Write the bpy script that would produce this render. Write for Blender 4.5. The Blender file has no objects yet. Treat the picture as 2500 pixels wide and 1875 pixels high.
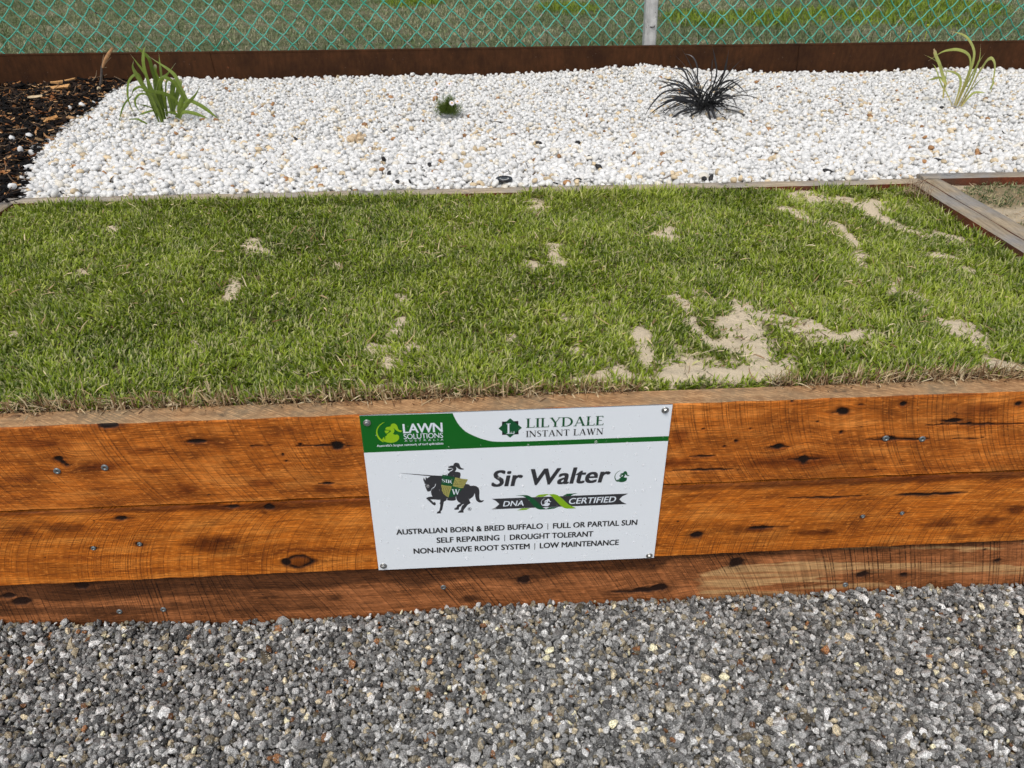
import bpy, bmesh, math, random
import numpy as np
from mathutils import Vector, Matrix

rng = np.random.default_rng(7)
random.seed(7)
SC = bpy.context.scene
COL = SC.collection

# ------------------------------------------------------------------ camera
cam_data = bpy.data.cameras.new('camera')
cam = bpy.data.objects.new('camera', cam_data)
COL.objects.link(cam)
SC.camera = cam
PITCH, YAW, ROLL = 0.5504857, -0.0561110, -0.0045225
cy, sy, cp, sp = math.cos(YAW), math.sin(YAW), math.cos(PITCH), math.sin(PITCH)
F = Vector((-sy * cp, cy * cp, -sp))
R0 = Vector((cy, sy, 0))
U0 = R0.cross(F)
RR = math.cos(ROLL) * R0 + math.sin(ROLL) * U0
UU = -math.sin(ROLL) * R0 + math.cos(ROLL) * U0
cam.matrix_world = Matrix(((RR.x, UU.x, -F.x, 0.2192663), (RR.y, UU.y, -F.y, -1.2560539), (RR.z, UU.z, -F.z, 0.8301987), (0, 0, 0, 1)))
cam_data.sensor_width = 36.0
cam_data.lens = 36.0 * 1921.496 / 2500.0
cam_data.clip_start = 0.02
cam_data.clip_end = 2000
cam_data.dof.use_dof = True
cam_data.dof.focus_distance = 2.1
cam_data.dof.aperture_fstop = 11.0

# ------------------------------------------------------------------ sky, sun, exposure
SUN_EL, SUN_ROT = math.radians(58), math.radians(205)
world = bpy.data.worlds.new('World')
SC.world = world
world.use_nodes = True
wn = world.node_tree
bg = wn.nodes['Background']
sky = wn.nodes.new('ShaderNodeTexSky')
sky.sky_type = 'NISHITA'
sky.sun_disc = False
sky.sun_elevation = SUN_EL
sky.sun_rotation = SUN_ROT
sky.air_density = 1.0
sky.dust_density = 3.0
hs = wn.nodes.new('ShaderNodeHueSaturation')
hs.inputs['Saturation'].default_value = 0.45
wn.links.new(sky.outputs[0], hs.inputs['Color'])
wn.links.new(hs.outputs[0], bg.inputs[0])
bg.inputs[1].default_value = 0.15
sun_data = bpy.data.lights.new('sun', 'SUN')
sun_data.energy = 1.5
sun_data.angle = math.radians(24)
sun_data.color = (1.0, 0.95, 0.88)
sun = bpy.data.objects.new('sun', sun_data)
COL.objects.link(sun)
# Nishita: sun_rotation is measured clockwise from +Y seen from above
sd = Vector((math.sin(SUN_ROT) * math.cos(SUN_EL), math.cos(SUN_ROT) * math.cos(SUN_EL), math.sin(SUN_EL)))
sun.rotation_euler = sd.to_track_quat('Z', 'Y').to_euler()
SC.view_settings.view_transform = 'Standard'
SC.view_settings.look = 'None'
SC.view_settings.exposure = 0.0
SC.view_settings.gamma = 1.0

# ------------------------------------------------------------------ traced artwork and layout (sign in mm, garden in metres)
HORSE = [(112.21,152.37),(113.64,157.36),(115.05,160.3),(116.14,150.86),(118.44,155.09),(122.91,152.13),(127.54,149.51),(132.05,148.61),(148.83,150.96),(173.88,158.2),(195.14,173.13),(198.72,173.55),(202.21,176.05),(204.36,178.6),(210.21,178.79),(215.57,180),(219.5,183.46),(221.58,188.47),(222.23,195.52),(221.76,203.73),(221.69,210.81),(222.86,216.21),(226.44,218.19),(231.05,217.01),(229.58,220.14),(226.28,222.94),(221.25,223.03),(217.25,220.07),(214.69,215.18),(213.42,208),(212.92,202.08),(212.35,197.93),(210.59,203.72),(207.2,208.85),(201.74,213.29),(200.98,216.22),(203.17,222.88),(201.99,224.96),(198.23,227.39),(192.38,235.46),(187.92,243.04),(188.14,248.25),(176.38,248.08),(179.16,243.77),(182.51,240.93),(183.98,235),(185.75,230.3),(190.56,225.18),(185.92,226.72),(182.96,231.34),(179.68,232.96),(177.96,240.08),(169.73,239.63),(169.64,236.02),(174.17,233.26),(175.81,227.96),(182.89,223.21),(179.37,220.4),(176,214.87),(174.48,208.87),(174.29,203.54),(173.42,208.22),(173.82,212.97),(170.52,215.17),(165.03,215.7),(156.22,213.8),(156.34,208.48),(155.74,207.86),(155.05,211.96),(152.77,215.39),(149.01,217.57),(146.85,228.18),(144.4,238.84),(141.44,242.29),(141.47,247.97),(132.76,247.85),(134.21,243.7),(138.05,240.9),(140.45,231.42),(141.09,223.68),(140.14,221.25),(141.79,216.58),(141.69,210.65),(140.24,212.11),(130.8,210.65),(121.96,209.94),(124.46,213.27),(127.87,218.2),(130.84,217.18),(132.59,222.62),(130.28,226.08),(127.18,224.72),(122.12,218.49),(117.95,212.92),(113.65,206.77),(117.23,203.43),(124.07,202.62),(126.8,202.41),(124.82,197.96),(124.34,191.49),(125.1,186.85),(127.37,182.32),(130.66,180.17),(133.91,175.7),(135.33,170.22),(134.45,169.94),(132.87,175.06),(130.14,178.51),(126.93,180.9),(124.51,186.24),(123.21,188.15),(117.72,189.38),(115.43,183.43),(113.71,175.79),(113.17,170.56),(117.25,169.85),(113.03,168.82),(112.28,164.17),(110.72,158.35)]
KNIGHT = [(162.38,128.32),(164.4,127.07),(168.9,125.72),(172.28,125.45),(173.08,121.9),(175.85,119.57),(178.96,119.17),(182.01,120.11),(184.11,122.46),(185.24,126.44),(186.38,130.44),(188.91,133.39),(193.7,135.33),(190.08,136.84),(185.22,136.25),(181.35,133.56),(178.84,130.62),(176.57,128.03),(177.89,131.7),(177.99,135.09),(176.2,138.95),(174.5,140.91),(179.6,141.96),(182.42,142.67),(184.82,144.5),(185.79,148.53),(184.81,154.19),(183.09,162.12),(173.88,158.2),(159.78,154.61),(159.98,146.07),(162.85,144.17),(164.08,141.17),(168.19,139.11),(171.95,135.12),(170.1,133.22),(170.17,131.87),(161.98,130.88)]
VISOR = [(160.51,133.4),(169.4,132.95),(171.1,134.4),(167.4,137.15),(162.86,138.95),(161.05,136.48)]
CHIP = [(158,146.53),(154.22,150.32),(157.58,153.92)]
LANCE = [(60.88,138.92),(96.86,143.38),(126.75,147.99),(149.32,150.3),(149.21,152.12),(125.71,150.22),(94.98,144.76)]
SHIELD = [(149.5,147.23),(174.92,155.39),(187.69,159.49),(199.94,161.85),(194.22,173.66),(188.78,184.4),(182.51,192.83),(175.34,200.66),(169.23,205.04),(159.2,205.92),(153.95,202.45),(148.91,195.72),(146.24,187.39),(145.54,176.31),(146.54,167.12),(148.62,154.6)]
GOLD1 = [(174.92,155.39),(187.69,159.49),(199.94,161.85),(194.22,173.66),(189.72,183.52),(183.89,182.98),(178.58,180.95),(168.67,177.53),(171.12,168.4)]
GOLD2 = [(145.93,172.86),(156.35,175.95),(167.03,177.91),(162.72,191.19),(158.75,205.89),(153.95,202.45),(148.91,195.72),(146.24,187.39)]
GLINES = [[(170.43,172.99),(182.53,173.62),(192.3,176.45)],[(175.13,177.87),(184.11,178.34),(191.69,179.9)],[(173.71,161.63),(177.38,168.73),(178.95,173.44)],[(172.55,166.75),(175.03,170.92),(175.78,173.85)],[(178.68,160.75),(188.39,163.55),(198.18,165.21)],[(180.68,165.45),(188.21,167.57),(196.72,168.01)],[(181.83,169.54),(189.84,171.12),(195.22,171.4)],[(149.13,176.5),(146.61,181.01),(146.34,185.65)],[(152.68,177.27),(149.37,184.64),(148.56,193.95)],[(156.23,178.03),(152.56,187.14),(151.51,197.62)],[(159.82,178.22),(156.09,188.5),(154.02,201.28)],[(163.19,178.98),(159.18,189.83),(157.12,202.62)]]
BUST = [(46.73,30.8),(50,27.79),(56.52,26.52),(57.7,22.89),(60.91,20.41),(64.35,20.05),(67.56,22.3),(69.7,27.14),(70.91,33.01),(74.05,36.34),(78.23,37.6),(75.44,40.13),(71.22,39.39),(67.18,36.54),(64.09,32.69),(62.19,29.95),(63.38,35.83),(62.11,40.55),(59.64,44.16),(64.59,46.53),(67.25,45.59),(70.06,47.86),(70.98,52.19),(69.67,57.49),(64.95,62.11),(58.69,64.5),(52.62,64.75),(45.03,62.76),(39.27,59.78),(37.91,55.95),(41.85,50.78),(42.93,52.98),(42.68,55.65),(44.32,56.48),(44.51,49.84),(47.28,47.83),(49.38,43.67),(54.9,39.67),(56.8,37.64),(54.48,34.88),(46.91,33.46)]
BUSTV = [(44.81,35.79),(53.95,35.91),(50.48,41.06),(46.9,42.69),(45.08,39.2)]
CRES = [(47.3,15.58),(41.55,17.92),(35.06,23.39),(30.04,31.06),(28.01,39.45),(28.47,46.93),(31.91,55.66),(36.59,60.73),(39.82,63.04),(40.13,59.83),(35.49,54.23),(31.89,47.09),(30.49,39.57),(32.17,31.17),(36.71,24),(42.3,19.01)]
BOX_SW = [[(498.86,153.79),(528.96,155.33),(500.35,184.14),(530.73,185.73)],[(349.25,218.25),(370.34,219.39),(349.31,239.48),(370.54,240.64)],[(30.47,14.78),(79.94,17.11),(25.63,63.43),(75.87,65.88)]]
BAN = [(247.31,214.78),(528.91,215.59),(517.17,222.31),(511.43,229.74),(517.25,237.09),(527.64,243.61),(245.82,242.74),(254.46,237.64),(262.44,229.75),(255.59,221.09)]
TWG = [(295.28,208.59),(309.35,208.43),(319.21,208.96),(329.05,214.97),(340.35,227.52),(351.75,242.96),(361.76,248.73),(346.06,248.24),(336.08,242.1),(324.77,224.83),(316.35,214.28),(307.93,210.18)]
TWG2 = [(358.9,247.83),(366,243.74),(384.55,243.82),(376.03,248.02),(363.19,249.18)]
TWG3 = [(393.36,214.76),(401.05,209.68),(423.66,209.07),(413.83,212.19),(408.95,215.59)]
TWL = [(364.33,209.55),(372.79,208.72),(382.72,212.36),(394.22,223.98),(405.86,238.47),(421.81,249.03),(408.94,249.45),(397.46,247.33),(388.77,239.4),(378.63,225.9),(370.02,214.42)]
TWL2 = [(336.11,214.43),(343.16,209.33),(358.67,207.97),(365.03,209.04),(353.06,214.97)]
TWL3 = [(299.01,248.46),(309.03,243.42),(326.11,243.98),(317.54,248.17)]
BAND = [(-0.02,0.01),(175.93,1.27),(183.95,22.55),(197.33,42.6),(216.93,56.75),(239.75,67.21),(262.89,71.95),(327.04,73.63),(599.68,73.76),(598.85,85.39),(265.49,85.17),(0.06,86.29)]
DIAM = [(262.79,40.4),(285.69,17.51),(308.38,40.79),(285.48,62.94)]
SQ = [(269.77,24.83),(301.36,24.56),(301.85,55.82),(269.94,56.08)]
BOLTS = [(13.2,16.26),(585.89,11.51),(11.31,387.97),(588.44,392.78)]
TEXT = [('LAWN',79.57,155.63,43.05,22.49,'logo'),('SOLUTIONS',79.88,155.35,57.14,12.09,'logothin'),('A  U  S  T  R  A  L  I  A',80.79,155.86,63.47,4.29,'tiny'),("Australia's largest network of turf specialists",26.56,155.31,72.96,5.39,'tag'),('LILYDALE',316.47,467.82,41.2,22.56,'serif'),('INSTANT LAWN',316.31,468.14,63.22,15.41,'serif2'),('L',278.69,293.75,53.46,26.6,'serifw'),('Sir Walter',246.72,488.92,182.59,41.23,'ital'),('DNA',269.63,312.56,235.88,14.35,'italw'),('CERTIFIED',406.36,504.55,236.59,15.98,'italw'),('AUSTRALIAN BORN & BRED BUFFALO',45.85,353.37,300.79,15.25,'cap'),('FULL OR PARTIAL SUN',374.7,554.17,301.9,15.36,'cap'),('SELF REPAIRING',128.57,261.36,328.47,15.53,'cap'),('DROUGHT TOLERANT',283.42,461.47,329,15.58,'cap'),('NON-INVASIVE ROOT SYSTEM',78.24,325.89,356.61,15.76,'cap'),('LOW MAINTENANCE',347.54,518.49,356.64,15.85,'cap')]
BARS = [[(363.74,304.33),(363.62,287.71)],[(272.33,331.9),(272.68,314.2)],[(336.71,359.61),(336.73,341.6)]]
SIRW = [[(147.26,165.43),(169.63,171.21),(149,155.76)],[(165.98,197.81),(182.23,198.67),(166.75,183.24)]]
REG = [(200.95,238.93),(205.07,239.16)]
P1 = [(-0.579,-0.076,0.0083,0.0058,'k'),(-0.574,-0.084,0.006,0.0048,'k'),(-0.569,-0.091,0.0053,0.0039,'k'),(-0.468,-0.003,0.0178,0.0064,'k'),(-0.311,-0.047,0.0198,0.0048,'k'),(-0.051,-0.07,0.0125,0.0088,'k'),(-0.068,-0.068,0.0627,0.0025,'c'),(-0.197,-0.063,0.0263,0.0017,'c'),(-0.12,-0.062,0.0023,0.0029,'k'),(-0.157,-0.085,0.0023,0.0039,'k'),(-0.153,-0.102,0.0039,0.003,'k'),(-0.082,-0.161,0.0177,0.0027,'c'),(-0.353,-0.162,0.0269,0.0186,'s'),(-0.211,-0.155,0.0399,0.0144,'s'),(-0.088,-0.175,0.0446,0.0157,'s'),(-0.518,-0.098,0.0458,0.0138,'s'),(-0.601,-0.04,0.067,0.0132,'s'),(-0.406,-0.113,0.0465,0.01,'s'),(-0.657,-0.121,0.0457,0.0119,'s'),(-0.409,-0.062,0.0457,0.0115,'s'),(0.942,-0.031,0.0159,0.0098,'k'),(0.934,-0.033,0.0292,0.0016,'c'),(1.064,-0.02,0.0076,0.0059,'k'),(1.302,-0.029,0.0086,0.0059,'k'),(1.222,-0.075,0.1086,0.0022,'c'),(1.175,-0.064,0.0258,0.005,'k'),(1.214,-0.073,0.006,0.0041,'k'),(0.952,-0.082,0.0042,0.0041,'k'),(1.068,-0.105,0.0762,0.0031,'c'),(1.058,-0.103,0.019,0.0062,'k'),(1.126,-0.107,0.0122,0.0041,'k'),(0.828,-0.113,0.0153,0.0072,'k'),(0.828,-0.113,0.0255,0.0026,'c'),(0.887,-0.147,0.0156,0.0138,'k'),(0.89,-0.147,0.0389,0.0026,'c'),(0.675,-0.129,0.0305,0.0021,'c'),(0.684,-0.164,0.0824,0.0025,'c'),(1.22,-0.11,0.0394,0.0017,'c'),(0.878,-0.153,0.2095,0.0235,'s'),(0.764,-0.065,0.0025,0.002,'k'),(0.739,-0.094,0.0034,0.003,'k'),(0.668,-0.062,0.0025,0.002,'k'),(0.717,-0.106,0.0034,0.002,'k'),(0.898,-0.054,0.0025,0.002,'k'),(0.977,-0.017,0.0042,0.0019,'k'),(0.837,-0.003,0.0033,0.0019,'k'),(0.623,-0.074,0.0248,0.0262,'s'),(1.215,-0.039,0.0685,0.02,'s'),(0.622,-0.143,0.0508,0.0126,'s')]
P2 = [(-0.205,-0.217,0.0114,0.0086,'k'),(-0.279,-0.21,0.0178,0.0048,'k'),(-0.217,-0.228,0.0082,0.0065,'s'),(-0.501,-0.23,0.0136,0.0064,'k'),(-0.168,-0.369,0,0,'R'),(-0.578,-0.307,0.0073,0.0056,'k'),(-0.483,-0.301,0.0074,0.0056,'k'),(-0.531,-0.2,0.1909,0.0095,'s'),(-0.281,-0.202,0.2688,0.0095,'s'),(-0.625,-0.248,0.0638,0.0195,'s'),(-0.699,-0.255,0.0397,0.0218,'s'),(-0.335,-0.31,0.0582,0.0228,'s'),(0.672,-0.207,0.0957,0.012,'s'),(0.975,-0.203,0.2234,0.0099,'s'),(1.183,-0.253,0.0843,0.0046,'c'),(1.147,-0.252,0.0273,0.0046,'c'),(0.69,-0.342,0.0136,0.0083,'k'),(0.834,-0.329,0.0347,0.0047,'k'),(0.822,-0.335,0.064,0.0131,'s'),(0.959,-0.25,0.0901,0.0023,'c'),(1.049,-0.31,0.0064,0.0047,'k'),(1.136,-0.305,0.0065,0.0047,'k'),(0.666,-0.233,0.035,0.0044,'s'),(1.235,-0.341,0.0566,0.017,'s'),(1.345,-0.336,0.057,0.0218,'s'),(1.294,-0.381,0.0479,0.0124,'s'),(1.392,-0.309,0.0283,0.0215,'s'),(0.952,-0.349,0.0835,0.0109,'s')]
P3 = [(-0.778,-0.459,0.0203,0.0123,'k'),(-0.796,-0.442,0.0168,0.0073,'k'),(-0.64,-0.421,0.0169,0.0109,'k'),(0.317,-0.464,0.0166,0.0102,'k'),(0.193,-0.514,0.0241,0.0144,'s'),(0.589,-0.515,0.0267,0.0093,'k'),(0.57,-0.517,0.0573,0.004,'c'),(0.797,-0.442,0.0208,0.014,'k'),(1.1,-0.497,0.0157,0.0106,'k'),(1.199,-0.504,0.0109,0.0067,'k'),(1.412,-0.472,0.008,0.0053,'k'),(1.37,-0.436,0.0049,0.0039,'k'),(0.622,-0.511,0.0229,0.0132,'k'),(-0.515,-0.445,0.1037,0.0098,'s'),(-0.106,-0.495,0.0234,0.0103,'s'),(0.58,-0.516,0.086,0.0119,'s')]
SCREWS1 = [(-0.59,-0.104),(-0.499,-0.1),(1.049,-0.102),(1.126,-0.107)]
SCREWS2 = [(-0.578,-0.307),(-0.483,-0.301),(1.05,-0.309),(1.136,-0.305)]
SCREWS3 = [(-0.58,-0.504),(-0.485,-0.504),(0.135,-0.475),(1.064,-0.527)]
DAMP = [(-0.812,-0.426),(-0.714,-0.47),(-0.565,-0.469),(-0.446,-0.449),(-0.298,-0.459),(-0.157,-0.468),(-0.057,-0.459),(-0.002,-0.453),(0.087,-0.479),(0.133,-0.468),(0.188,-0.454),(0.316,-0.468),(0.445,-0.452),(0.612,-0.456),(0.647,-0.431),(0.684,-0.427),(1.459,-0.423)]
SANDCAPS = [(0.888,0.485,0.871,0.36,0.025),(0.849,0.361,0.839,0.167,0.052),(0.618,0.12,0.874,0.122,0.015),(0.929,0.417,1.006,0.351,0.024),(0.936,0.356,1.003,0.3,0.019),(0.998,0.287,1.135,0.291,0.019),(1.342,0.341,1.344,0.227,0.024),(1.312,0.136,1.369,0.113,0.016),(1.513,1.082,1.567,0.993,0.019),(1.547,0.983,1.692,0.89,0.015),(1.34,1.278,1.535,1.179,0.023),(1.344,1.017,1.356,0.879,0.014),(1.331,0.79,1.3,0.692,0.016),(1.319,0.597,1.303,0.525,0.01),(1.54,0.776,1.588,0.766,0.012),(1.724,1.213,1.703,1.112,0.015),(0.461,0.885,0.463,0.748,0.013),(0.377,0.761,0.408,0.739,0.01),(0.445,1.255,0.445,1.165,0.012),(1.599,1.32,1.619,1.293,0.016),(0.045,0.439,0.042,0.363,0.008),(-0.01,0.3,0.043,0.28,0.008),(0.037,0.229,0.044,0.199,0.008),(0.036,0.582,0.043,0.541,0.006),(-0.419,0.982,-0.377,0.889,0.012),(-0.405,0.713,-0.385,0.597,0.01),(-0.845,0.805,-0.827,0.772,0.009),(-0.851,0.438,-0.833,0.414,0.01),(0.452,0.253,0.454,0.232,0.01),(0.606,0.354,0.591,0.213,0.017),(0.734,0.522,0.749,0.468,0.012),(0.898,0.725,0.9,0.706,0.009),(0.52,0.168,0.545,0.119,0.01),(0.736,0.393,0.759,0.254,0.014),(1.247,1.153,1.303,1.062,0.012),(-0.877,1.122,-0.857,1.104,0.011),(0.027,0.108,0.046,0.096,0.009),(0.434,0.117,0.496,0.141,0.01),(1.347,0.481,1.33,0.403,0.01),(1.028,0.349,1.052,0.313,0.011),(-0.162,0.824,-0.136,0.773,0.006),(0.238,0.796,0.25,0.779,0.006),(0.437,0.437,0.445,0.412,0.007),(0.158,1.099,0.18,1.057,0.007),(-1.035,1.406,-0.993,1.375,0.013),(-0.419,0.364,-0.402,0.341,0.006),(0.308,0.339,0.314,0.305,0.006)]
SPARSE = [(0.602,0.196,0.176,0.111),(0.753,0.16,0.052,0.07),(1.461,1.214,0.202,0.195),(1.58,1.292,0.083,0.134),(0.787,0.526,0.057,0.074),(1.547,0.687,0.067,0.071),(1.377,0.537,0.063,0.102),(1.663,1.286,0.124,0.111),(0.808,0.992,0.074,0.145),(1.333,0.122,0.043,0.069),(0.08,0.257,0.054,0.076),(1.339,0.31,0.076,0.105)]
EDGE = [(-1.235,1.32),(-1.249,1.382),(-1.377,1.719),(-1.517,2.162),(-1.573,2.483),(-1.559,2.66),(-1.627,3.074),(-1.608,3.227),(-1.599,3.286)]
GRASSL = [(16,-0.03,0,[(-1.105,0.002),(-1.108,0.055),(-1.119,0.117),(-1.132,0.179),(-1.135,0.239),(-1.127,0.279),(-1.116,0.307),(-1.103,0.32)]),(14,-0.06,0,[(-1.112,0.004),(-1.121,0.065),(-1.136,0.13),(-1.152,0.179),(-1.16,0.215),(-1.161,0.246),(-1.146,0.272)]),(9,0,0,[(-1.124,0.01),(-1.127,0.08),(-1.141,0.142),(-1.14,0.198),(-1.164,0.251),(-1.18,0.286)]),(10,0.03,0,[(-1.106,0.017),(-1.107,0.08),(-1.11,0.154),(-1.116,0.215),(-1.117,0.262),(-1.135,0.288),(-1.154,0.309),(-1.173,0.337)]),(13,0.02,1,[(-1.095,0.025),(-1.094,0.092),(-1.097,0.166),(-1.108,0.207),(-1.101,0.238)]),(8,0.04,0,[(-1.107,0.025),(-1.104,0.092),(-1.095,0.166),(-1.091,0.202),(-1.091,0.245),(-1.092,0.278)]),(9,0,0,[(-1.119,0.03),(-1.114,0.093),(-1.1,0.142),(-1.078,0.183),(-1.054,0.202),(-1.015,0.242)]),(11,-0.02,0,[(-1.054,0.024),(-1.021,0.054),(-0.991,0.078),(-0.995,0.116),(-1.005,0.153),(-1.015,0.196),(-1.039,0.225),(-1.077,0.254),(-1.11,0.28)]),(10,-0.05,0,[(-0.993,0.081),(-1.002,0.118),(-1.014,0.158),(-1.031,0.182),(-1.051,0.194),(-1.069,0.192),(-1.086,0.173),(-1.105,0.134)]),(8,-0.08,0,[(-1.125,0.048),(-1.135,0.093),(-1.147,0.167),(-1.155,0.208),(-1.174,0.208),(-1.197,0.189),(-1.211,0.16),(-1.219,0.121),(-1.218,0.094),(-1.211,0.059),(-1.204,0.029)]),(7,-0.09,0,[(-1.13,0.093),(-1.141,0.142),(-1.159,0.16),(-1.18,0.155),(-1.199,0.141),(-1.212,0.119)]),(6,-0.09,0,[(-1.127,0.08),(-1.138,0.12),(-1.155,0.133),(-1.174,0.128),(-1.19,0.111),(-1.193,0.091),(-1.186,0.069),(-1.174,0.047)]),(5,-0.1,0,[(-1.211,0.121),(-1.231,0.102),(-1.248,0.07),(-1.264,0.017)]),(6,-0.1,0,[(-1.243,0.025),(-1.206,0.028),(-1.19,0.021),(-1.173,0.008),(-1.152,-0.018)]),(6,-0.04,0,[(-1.123,0.055),(-1.149,0.056),(-1.175,0.051),(-1.194,0.047)]),(5,-0.02,0,[(-1.118,0.055),(-1.134,0.065),(-1.152,0.086),(-1.169,0.105)]),(10,-0.03,0,[(-1.13,0.006),(-1.132,0.04),(-1.138,0.081),(-1.141,0.12),(-1.15,0.155)]),(14,-0.02,0,[(-1.039,0.018),(-1.032,0.054),(-1.02,0.084),(-1.003,0.113),(-0.99,0.14)]),(12,0.01,0,[(-1.047,0.021),(-1.034,0.054),(-1.034,0.079),(-1.047,0.109),(-1.081,0.129),(-1.111,0.139),(-1.144,0.147),(-1.167,0.148)]),(9,-0.05,0,[(-1.034,0.018),(-1.021,0.046),(-0.998,0.068),(-0.966,0.098),(-0.931,0.129),(-0.894,0.175)]),(11,-0.09,0,[(-1.028,0.023),(-1.01,0.048),(-0.988,0.056),(-0.95,0.052),(-0.914,0.042),(-0.879,0.031)]),(12,-0.08,0,[(-1.023,0.033),(-0.996,0.078),(-0.971,0.1),(-0.94,0.09),(-0.904,0.067),(-0.873,0.038),(-0.846,0.013)]),(15,0.05,1,[(-1.063,0.029),(-1.067,0.079),(-1.056,0.129),(-1.046,0.158),(-1.034,0.17)]),(14,0.06,1,[(-1.072,0.034),(-1.055,0.084),(-1.04,0.129),(-1.035,0.163)]),(9,0.02,0,[(-1.072,0.034),(-1.073,0.072),(-1.077,0.099),(-1.083,0.117)]),(9,0.05,1,[(-1.093,0.03),(-1.092,0.08),(-1.083,0.129),(-1.07,0.166),(-1.056,0.18)]),(8,0,0,[(-1.047,0.019),(-1.051,0.036),(-1.07,0.044),(-1.094,0.049)]),(8,0.03,0,[(-1.037,0.029),(-1.018,0.079),(-1.018,0.104),(-1.012,0.133)]),(10,-0.01,0,[(-1.102,0.004),(-1.102,0.047),(-1.113,0.1),(-1.124,0.14),(-1.127,0.179),(-1.122,0.188)]),(12,-0.02,0,[(-1.109,0.007),(-1.115,0.048),(-1.126,0.085),(-1.134,0.118)])]
PALE = [(10,0,0,[(2.49,0.011),(2.494,0.058),(2.5,0.107),(2.504,0.155),(2.501,0.197),(2.483,0.23),(2.454,0.249),(2.415,0.259),(2.382,0.259),(2.346,0.253),(2.314,0.237),(2.282,0.217)]),(9,0.02,0,[(2.498,0.011),(2.508,0.072),(2.516,0.13),(2.521,0.183),(2.518,0.23),(2.504,0.262),(2.473,0.297),(2.441,0.316),(2.411,0.324),(2.366,0.333)]),(10,-0.02,0,[(2.5,0.011),(2.516,0.072),(2.533,0.135),(2.543,0.187),(2.555,0.215),(2.554,0.272)]),(8,0.01,0,[(2.495,0.011),(2.509,0.077),(2.523,0.142),(2.533,0.187),(2.54,0.22),(2.544,0.243)]),(11,-0.04,0,[(2.505,0.013),(2.524,0.072),(2.538,0.145),(2.551,0.187),(2.562,0.215),(2.578,0.222),(2.596,0.201),(2.605,0.165),(2.609,0.119),(2.611,0.081),(2.608,0.066)]),(6,-0.04,0,[(2.614,0.136),(2.623,0.117),(2.616,0.098),(2.612,0.078)]),(8,-0.03,0,[(2.505,0.013),(2.516,0.063),(2.531,0.099),(2.546,0.135),(2.566,0.156)]),(8,0.03,0,[(2.489,0.014),(2.495,0.063),(2.498,0.107),(2.489,0.136),(2.471,0.15),(2.441,0.155),(2.412,0.142)]),(7,-0.05,0,[(2.507,0.013),(2.522,0.053),(2.536,0.077),(2.56,0.081),(2.585,0.079)]),(14,0.05,1,[(2.43,0.044),(2.426,0.083),(2.427,0.108),(2.401,0.151),(2.376,0.194),(2.354,0.223),(2.333,0.256)]),(9,0.06,0,[(2.432,0.044),(2.432,0.091),(2.43,0.132),(2.429,0.188)]),(8,0.04,0,[(2.426,0.103),(2.407,0.122),(2.399,0.132),(2.378,0.123),(2.356,0.11)]),(4,0.05,0,[(2.412,0.158),(2.382,0.189),(2.348,0.211),(2.307,0.229)]),(4,0.05,0,[(2.482,0.011),(2.454,0.059),(2.433,0.096),(2.412,0.161),(2.427,0.168)])]
STICK = [(30,0,0,[(-1.69,0.003),(-1.671,0.054),(-1.654,0.109)]),(36,0,1,[(-1.651,0.101),(-1.628,0.137),(-1.601,0.169),(-1.577,0.195)]),(10,0,1,[(-1.651,0.109),(-1.641,0.137),(-1.628,0.166)]),(10,0,1,[(-1.643,0.109),(-1.622,0.13),(-1.597,0.149)]),(9,0,1,[(-1.648,0.105),(-1.641,0.101),(-1.63,0.102)]),(10,0,1,[(-1.718,0.04),(-1.698,0.058),(-1.686,0.087)]),(14,0,1,[(-1.686,0.007),(-1.673,0.032),(-1.661,0.069)])]
BLACK0 = [1.305,2.38,0.016]
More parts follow.
